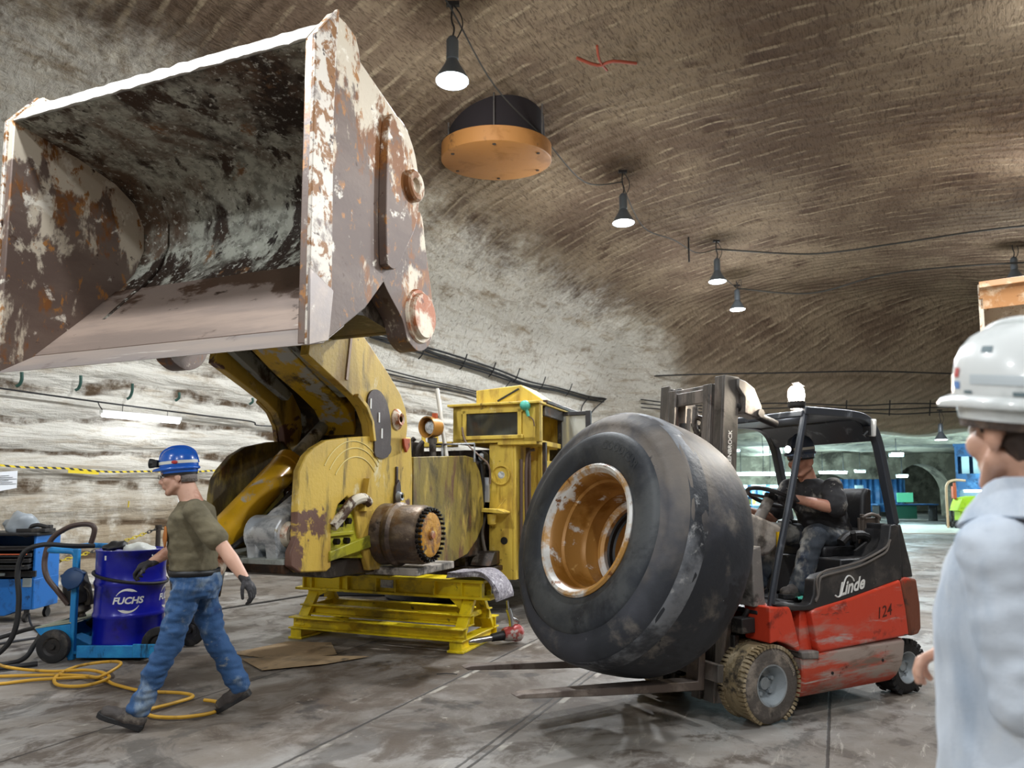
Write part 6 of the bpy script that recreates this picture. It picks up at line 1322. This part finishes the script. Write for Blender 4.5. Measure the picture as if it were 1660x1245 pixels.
# second loader bucket, top right
M['bk2_or'] = mat('orange_bucket', '#c08a5a', .5, 0, [('#e0c2a0', 3, .48, .62), ('#7a4a2c', 5, .58, .68)], (20, .2))
l2 = thing('loader_bucket', 'orange-edged raised bucket of another machine behind the white helmet', 'bucket', (9.15, 11.27, .18), -34)
mb = MB(); mb.prism([(-.5,4.72),(-.42,4.70),(-.30,4.58),(-.24,4.40),(-.16,4.42),(-.20,4.62),(-.10,4.74),(.3,4.80),(.3,4.88),(-.5,4.82)], 'x', -1.3, 1.3); mb.obj('top_lip', M['bk2_or'], l2, bevel=.01)
mb = MB(); mb.prism([(-.20,4.50),(-.1,4.70),(.55,4.70),(.8,4.2),(.6,3.5),(-.3,3.0),(-.32,3.1),(.4,3.6),(.6,4.2),(.45,4.55),(-.1,4.58)], 'x', -1.25, 1.25); mb.obj('shell', M['bk_out'], l2)
for s in (-1, 1):
    mb = MB(); mb.prism([(-.48,4.78),(-.30,4.58),(-.24,4.40),(-.35,3.0),(.62,3.5),(.82,4.2),(.55,4.8)], 'x', 1.25*s, 1.32*s); mb.obj('side_plate', M['bk_out'], l2, bevel=.01)
mb = MB(); mb.prism([(.5,3.6),(.9,3.9),(2.6,1.9),(2.6,1.3),(2.2,1.4)], 'x', -.4, .4); mb.box((0,2.7,.82),(1.2,1.4,1.96)); mb.obj('lift_arm', M['lo_dark'], l2, bevel=.02)
# ---------------------------------------------------------------- workshop in the cross drift
def simple(name, label, cat, loc, parts, rotz=0, group=None):
    t = thing(name, label, cat, loc, rotz, group)
    for pn, fn, m in parts:
        mb = MB(); fn(mb); mb.obj(pn, M[m] if isinstance(m, str) else m, t, bevel=.006)
    return t
M['ws_blue'] = mat('workshop_blue', '#2d5c8c', .5, 0, [('#4a7fae', 1.5, .5, .64), ('#1d3d60', 2, .56, .68)])
M['ws_pale'] = mat('workshop_pale', '#b9d6de', .5)
M['ws_green'] = mat('workshop_green', '#2f6b52', .5)
M['ws_glow'] = emis('strip_glow', '#dff6ff', 18)
M['ws_cyan'] = emis('cyan_glow', '#bff0ff', 12)
simple('strip_light', 'long glowing white strip light seen through the forklift cab', 'light', (13.6, 38.5, 2.46), [('hanger', lambda m: (m.cyl((-1.2,0,.1),(-1.2,0,1.35),.02,n=8), m.cyl((1.2,0,.1),(1.2,0,1.35),.02,n=8), m.box((0,0,.12),(2.6,.05,.03))), 'cable'), ('housing', lambda m: m.box((0,0,.09),(3.2,.25,.08)), 'white_paint'), ('strip', lambda m: m.box((0,-.02,0),(3.1,.22,.10)), 'ws_glow')])
simple('strip_light', 'glowing strip light over the workbench behind the driver', 'light', (18.3, 40.5, 2.6), [('hanger', lambda m: (m.cyl((-.6,0,.1),(-.6,0,1.2),.02,n=8), m.cyl((.6,0,.1),(.6,0,1.2),.02,n=8), m.box((0,0,.12),(1.3,.05,.03))), 'cable'), ('housing', lambda m: m.box((0,0,.08),(1.6,.2,.06)), 'white_paint'), ('strip', lambda m: m.box((0,-.02,0),(1.5,.18,.08)), 'ws_glow')])
for i, (x, y, z, lb) in enumerate(((19.6,40,2.65,'small cyan lamp in the dark arch left of the forklift rear pillar'),(21.4,39,2.35,'small cyan lamp right of the forklift rear pillar'),(16.8,31,3.1,'greenish lamp fixed under the far drift roof'),(11.3,36,3.6,'small pale lamp high behind the forklift mast'))):
    simple('drift_lamp', lb, 'lamp', (x, y, z), [('lamp_case', lambda m: m.box((0,0,.08),(.55,.25,.08)), 'white_paint'), ('lamp_strip', lambda m: m.box((0,0,0),(.5,.22,.08)), 'ws_cyan'), ('lamp_hanger', lambda m: m.cyl((0,0,.1),(0,0,3.75-z+.1),.02,n=8), 'cable')])
pl = pendant('dim grey bell lamp hanging above the far drift opening', (14.8, 24.4, 3.30), 1.05); pl['group'] = 'pendant lamps under the rock roof'
simple('workshop_cabin', 'blue workshop cabin with tall windows behind the white-coated man', 'cabin', (22.1, 32, 0), [
    ('wall', lambda m: (m.box((0,.1,2.0),(3.6,.1,.6)), m.box((0,.1,3.4),(3.6,.1,.5)), m.box((-1.75,.1,1.9),(.1,.12,3.8)), m.box((1.75,.1,1.9),(.1,.12,3.8)), m.box((1.75,1.5,1.9),(.1,3,3.8)), m.box((-1.75,1.5,1.9),(.1,3,3.8)), m.box((0,3,1.9),(3.6,.1,3.8)), m.box((0,.1,.4),(3.6,.1,.8))), 'ws_blue'),
    ('window', lambda m: [m.box((-1.4+.45*k,.12,2.75),(.30,.04,.95)) for k in range(7)], 'ws_pale'),
    ('shutter', lambda m: m.box((0,.0,1.98),(3.5,.08,.75)), 'ws_blue'), ('counter', lambda m: (m.box((0,.3,.85),(3.5,.6,.06)), m.box((0,1.2,1.2),(3.4,.05,.9))), 'ws_pale'),
    ('roof', lambda m: m.box((0,1.5,3.7),(3.7,3.2,.12)), 'ws_blue')], -33)
simple('strip_light', 'glowing strip light under the blue cabin shutter', 'light', (21.9, 31.98, 1.55), [('housing', lambda m: m.box((0,.1,.05),(2.8,.2,.05)), 'white_paint'), ('strip', lambda m: m.box((0,.05,0),(2.7,.14,.08)), 'ws_glow')], -33)
simple('lime_machine', 'lime green machine with an orange hoop frame beside the blue cabin', 'machine', (18.35, 29.5, 0), [
    ('body', lambda m: (m.prism([(-.1,.75),(.1,1.25),(.65,1.35),(.7,.8),(.4,.65)], 'y', -.3, .3), m.box((.3,0,.55),(.5,.4,.4))), mat('lime_body', '#a8c622', .5, 0, [('#6b7d22', 4, .55, .68)])),
    ('hoop', lambda m: m.tube([(-.35,0,.03),(-.36,0,1.4),(-.30,0,1.85),(.0,0,2.0),(.45,0,1.98)], .05, 8, 4), mat('hoop_orange', '#c9a483', .5)),
    ('column', lambda m: (m.box((.02,.1,1.5),(.14,.14,.5)), m.cyl((.05,.1,1.2),(.05,.1,1.9),.05)), 'redp'),
    ('frame', lambda m: (m.box((.15,0,.20),(.9,.5,.2)), m.box((-.2,0,.4),(.08,.1,.7)), m.box((.5,0,.4),(.08,.1,.7))), 'dark_metal'),
    ('wheel', lambda m: (m.cyl((-.1,-.3,.16),(-.1,-.22,.16),.16), m.cyl((.45,-.3,.16),(.45,-.22,.16),.16)), 'black_rubber')])
simple('workbench', 'dark green workbench with a monitor in front of the blue curtain', 'bench', (20.9, 38, 0), [
    ('bench_top', lambda m: m.box((0,0,.85),(3.2,.8,.06)), 'ws_blue'), ('cupboard', lambda m: m.box((.0,.1,.45),(1.1,.6,.7)), 'ws_green'), ('bench_leg', lambda m: m.box((-1.5,0,.4),(.08,.7,.8)), 'dark_metal'), ('bench_leg', lambda m: m.box((1.5,0,.4),(.08,.7,.8)), 'dark_metal')])
simple('monitor', 'green glowing monitor standing on the dark workbench', 'monitor', (20.9, 37.9, .885), [('screen', lambda m: m.box((0,0,.34),(.85,.05,.5)), emis('screen_green', '#4fae86', .9)), ('stand', lambda m: (m.box((0,.02,.05),(.1,.05,.1)), m.box((0,.02,.01),(.3,.2,.02))), 'black')])
simple('water_cooler', 'pale blue cooler cabinet standing behind the driver seat', 'cabinet', (17.55, 36, 0), [('case', lambda m: m.box((0,0,.8),(.75,.5,1.3)), 'ws_pale'), ('door', lambda m: m.box((0,-.26,.6),(.6,.03,.8)), mat('cooler_blue', '#4b9fd6', .4)), ('bottle', lambda m: m.cyl((0,0,1.45),(0,0,1.85),.2), 'ws_pale'), ('foot', lambda m: m.box((0,0,.07),(.7,.45,.14)), 'dark_metal')])
mb = MB(); mb.loft([[V((19.6+4.6*i/60, 43.8+.12*math.sin(i*1.3)+.05*math.sin(i*3.1), z)) for i in range(61)] for z in (.3,1.2,2.3)], cap=False, closed=False)
tag(mb.obj('curtain', M['ws_blue'], None, solid=.02), 'blue plastic curtain hanging in the dark arch behind the workbench', 'curtain')
simple('shelving', 'pale shelving unit standing below the long strip light', 'shelf', (13.6, 39.2, 0), [('shelf_board', lambda m: [m.box((0,0,z),(3.0,.5,.05)) for z in (.3,.8,1.3,1.75)], 'ws_pale'), ('upright', lambda m: [m.box((x,0,.95),(.06,.5,1.9)) for x in (-1.5,-.5,.5,1.5)], 'ws_blue'), ('back_panel', lambda m: m.box((0,.26,1.0),(3.0,.02,1.8)), 'ws_pale')])
random.seed(4)
for i in range(7):
    x = 12.4+.4*i; h = .25+.15*random.random(); z = (.825,1.325)[i % 2]
    mb = MB(); mb.box((0,0,h/2),(.28,.3,h)); o = mb.obj('storage_box', [M['ws_blue'], M['ws_pale'], M['cab_yel']][i % 3], None, bevel=.01); o.location = (x, 39.15, z); tag(o, ['blue','pale','yellow'][i % 3] + ' storage box, ' + ['first','second','third','fourth','fifth','sixth','seventh'][i] + ' from the left on the pale far shelving', 'box', 'boxes on the far shelving')
simple('welding_set', 'dark trolley of gas bottles standing by the far arch', 'trolley', (23.6, 36.5, 0), [('gas_bottle', lambda m: m.cyl((0,0,.1),(0,0,1.5),.14), 'dark_metal'), ('bottle_twin', lambda m: m.cyl((.35,0,.1),(.35,0,1.5),.14), 'ws_blue'), ('base', lambda m: m.box((.17,0,.05),(.8,.4,.1)), 'black')])
for i, x in enumerate((10.6,11.0,11.35,11.8,12.5,13.0)):
    mb = MB(); mb.tube([(x,30+.3*i,3.95),(x+.03,30+.3*i,3.0),(x-.02,30+.3*i,2.2-.1*(i % 3))], .014, 6, 3); tag(mb.obj('hanging_cable', M['cable'], None), ['first','second','third','fourth','fifth','sixth'][i] + ' thin cable from the left hanging behind the forklift mast', 'cable', 'hanging cables behind the forklift')

# ---------------------------------------------------------------- light and camera
LC = (.93, .97, 1.0)
def lamp(p, up=UPF, k=1.0):
    light('lamp_light', 'SPOT', p, LE*k, LC, .17, 172, .35, (p[0], p[1], 0)); light('lamp_glow_light', 'POINT', (p[0], p[1], p[2]-.02), LE*up, LC, .2)
for l in LAMPS: lamp((l[0], l[1], l[2]-.16))
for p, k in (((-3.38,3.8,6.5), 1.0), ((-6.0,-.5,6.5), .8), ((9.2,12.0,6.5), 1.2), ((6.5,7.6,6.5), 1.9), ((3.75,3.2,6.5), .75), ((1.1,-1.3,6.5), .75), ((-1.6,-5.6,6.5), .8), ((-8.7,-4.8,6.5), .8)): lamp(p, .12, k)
a, b_ = wv(1.33,2.62,.30), None
light('tube_lamp', 'POINT', tuple(a), 5, (.95,.98,1), .12)
light('roof_lamp_light', 'POINT', tuple(KO + Matrix.Rotation(math.radians(KA), 3, 'Z') @ V((.49,.10,2.37))), 5, (1,.93,.82), .05)
for (x, y, z, e) in ((13.6,37.9,2.2,500),(18.3,40,2.3,260),(22,31.8,1.7,260),(16.8,30.6,2.9,260),(21.4,38.6,2.1,160),(12,30,3.2,200),(26,29,3.2,300),(20,27.5,3.3,300),(20.2,48,2.2,300),(26,48,2.2,120),(15,41,3.0,300)): light('drift_light', 'POINT', (x, y, z), e*1.35, (.62,.92,1.0), .25)  # drift lamps, plus fill points added without a fixture to brighten the drift
w = bpy.data.worlds.new('World'); bpy.context.scene.world = w; w.use_nodes = True
w.node_tree.nodes['Background'].inputs[0].default_value = (.02,.02,.022,1); w.node_tree.nodes['Background'].inputs[1].default_value = .5
cam = bpy.data.cameras.new('camera'); co_ = bpy.data.objects.new('camera', cam); COL.objects.link(co_)
co_.location = (0,0,1.5); co_.rotation_euler = (math.radians(95),0,0)
cam.sensor_width = 36; cam.lens = 1150/1660*36
cyp = 798-1150*math.tan(math.radians(5)); cam.shift_y = (cyp-622.5)/1660
cam.clip_start = .05; cam.clip_end = 200
cam.dof.use_dof = True; cam.dof.focus_distance = 5.4; cam.dof.aperture_fstop = 2.6
sc = bpy.context.scene; sc.camera = co_
vs = sc.view_settings; vs.view_transform = 'Standard'; vs.look = 'None'; vs.exposure = EXPO; vs.gamma = 1; vs.use_curve_mapping = False
try: sc.cycles.max_bounces = 8; sc.cycles.diffuse_bounces = 5
except Exception: pass
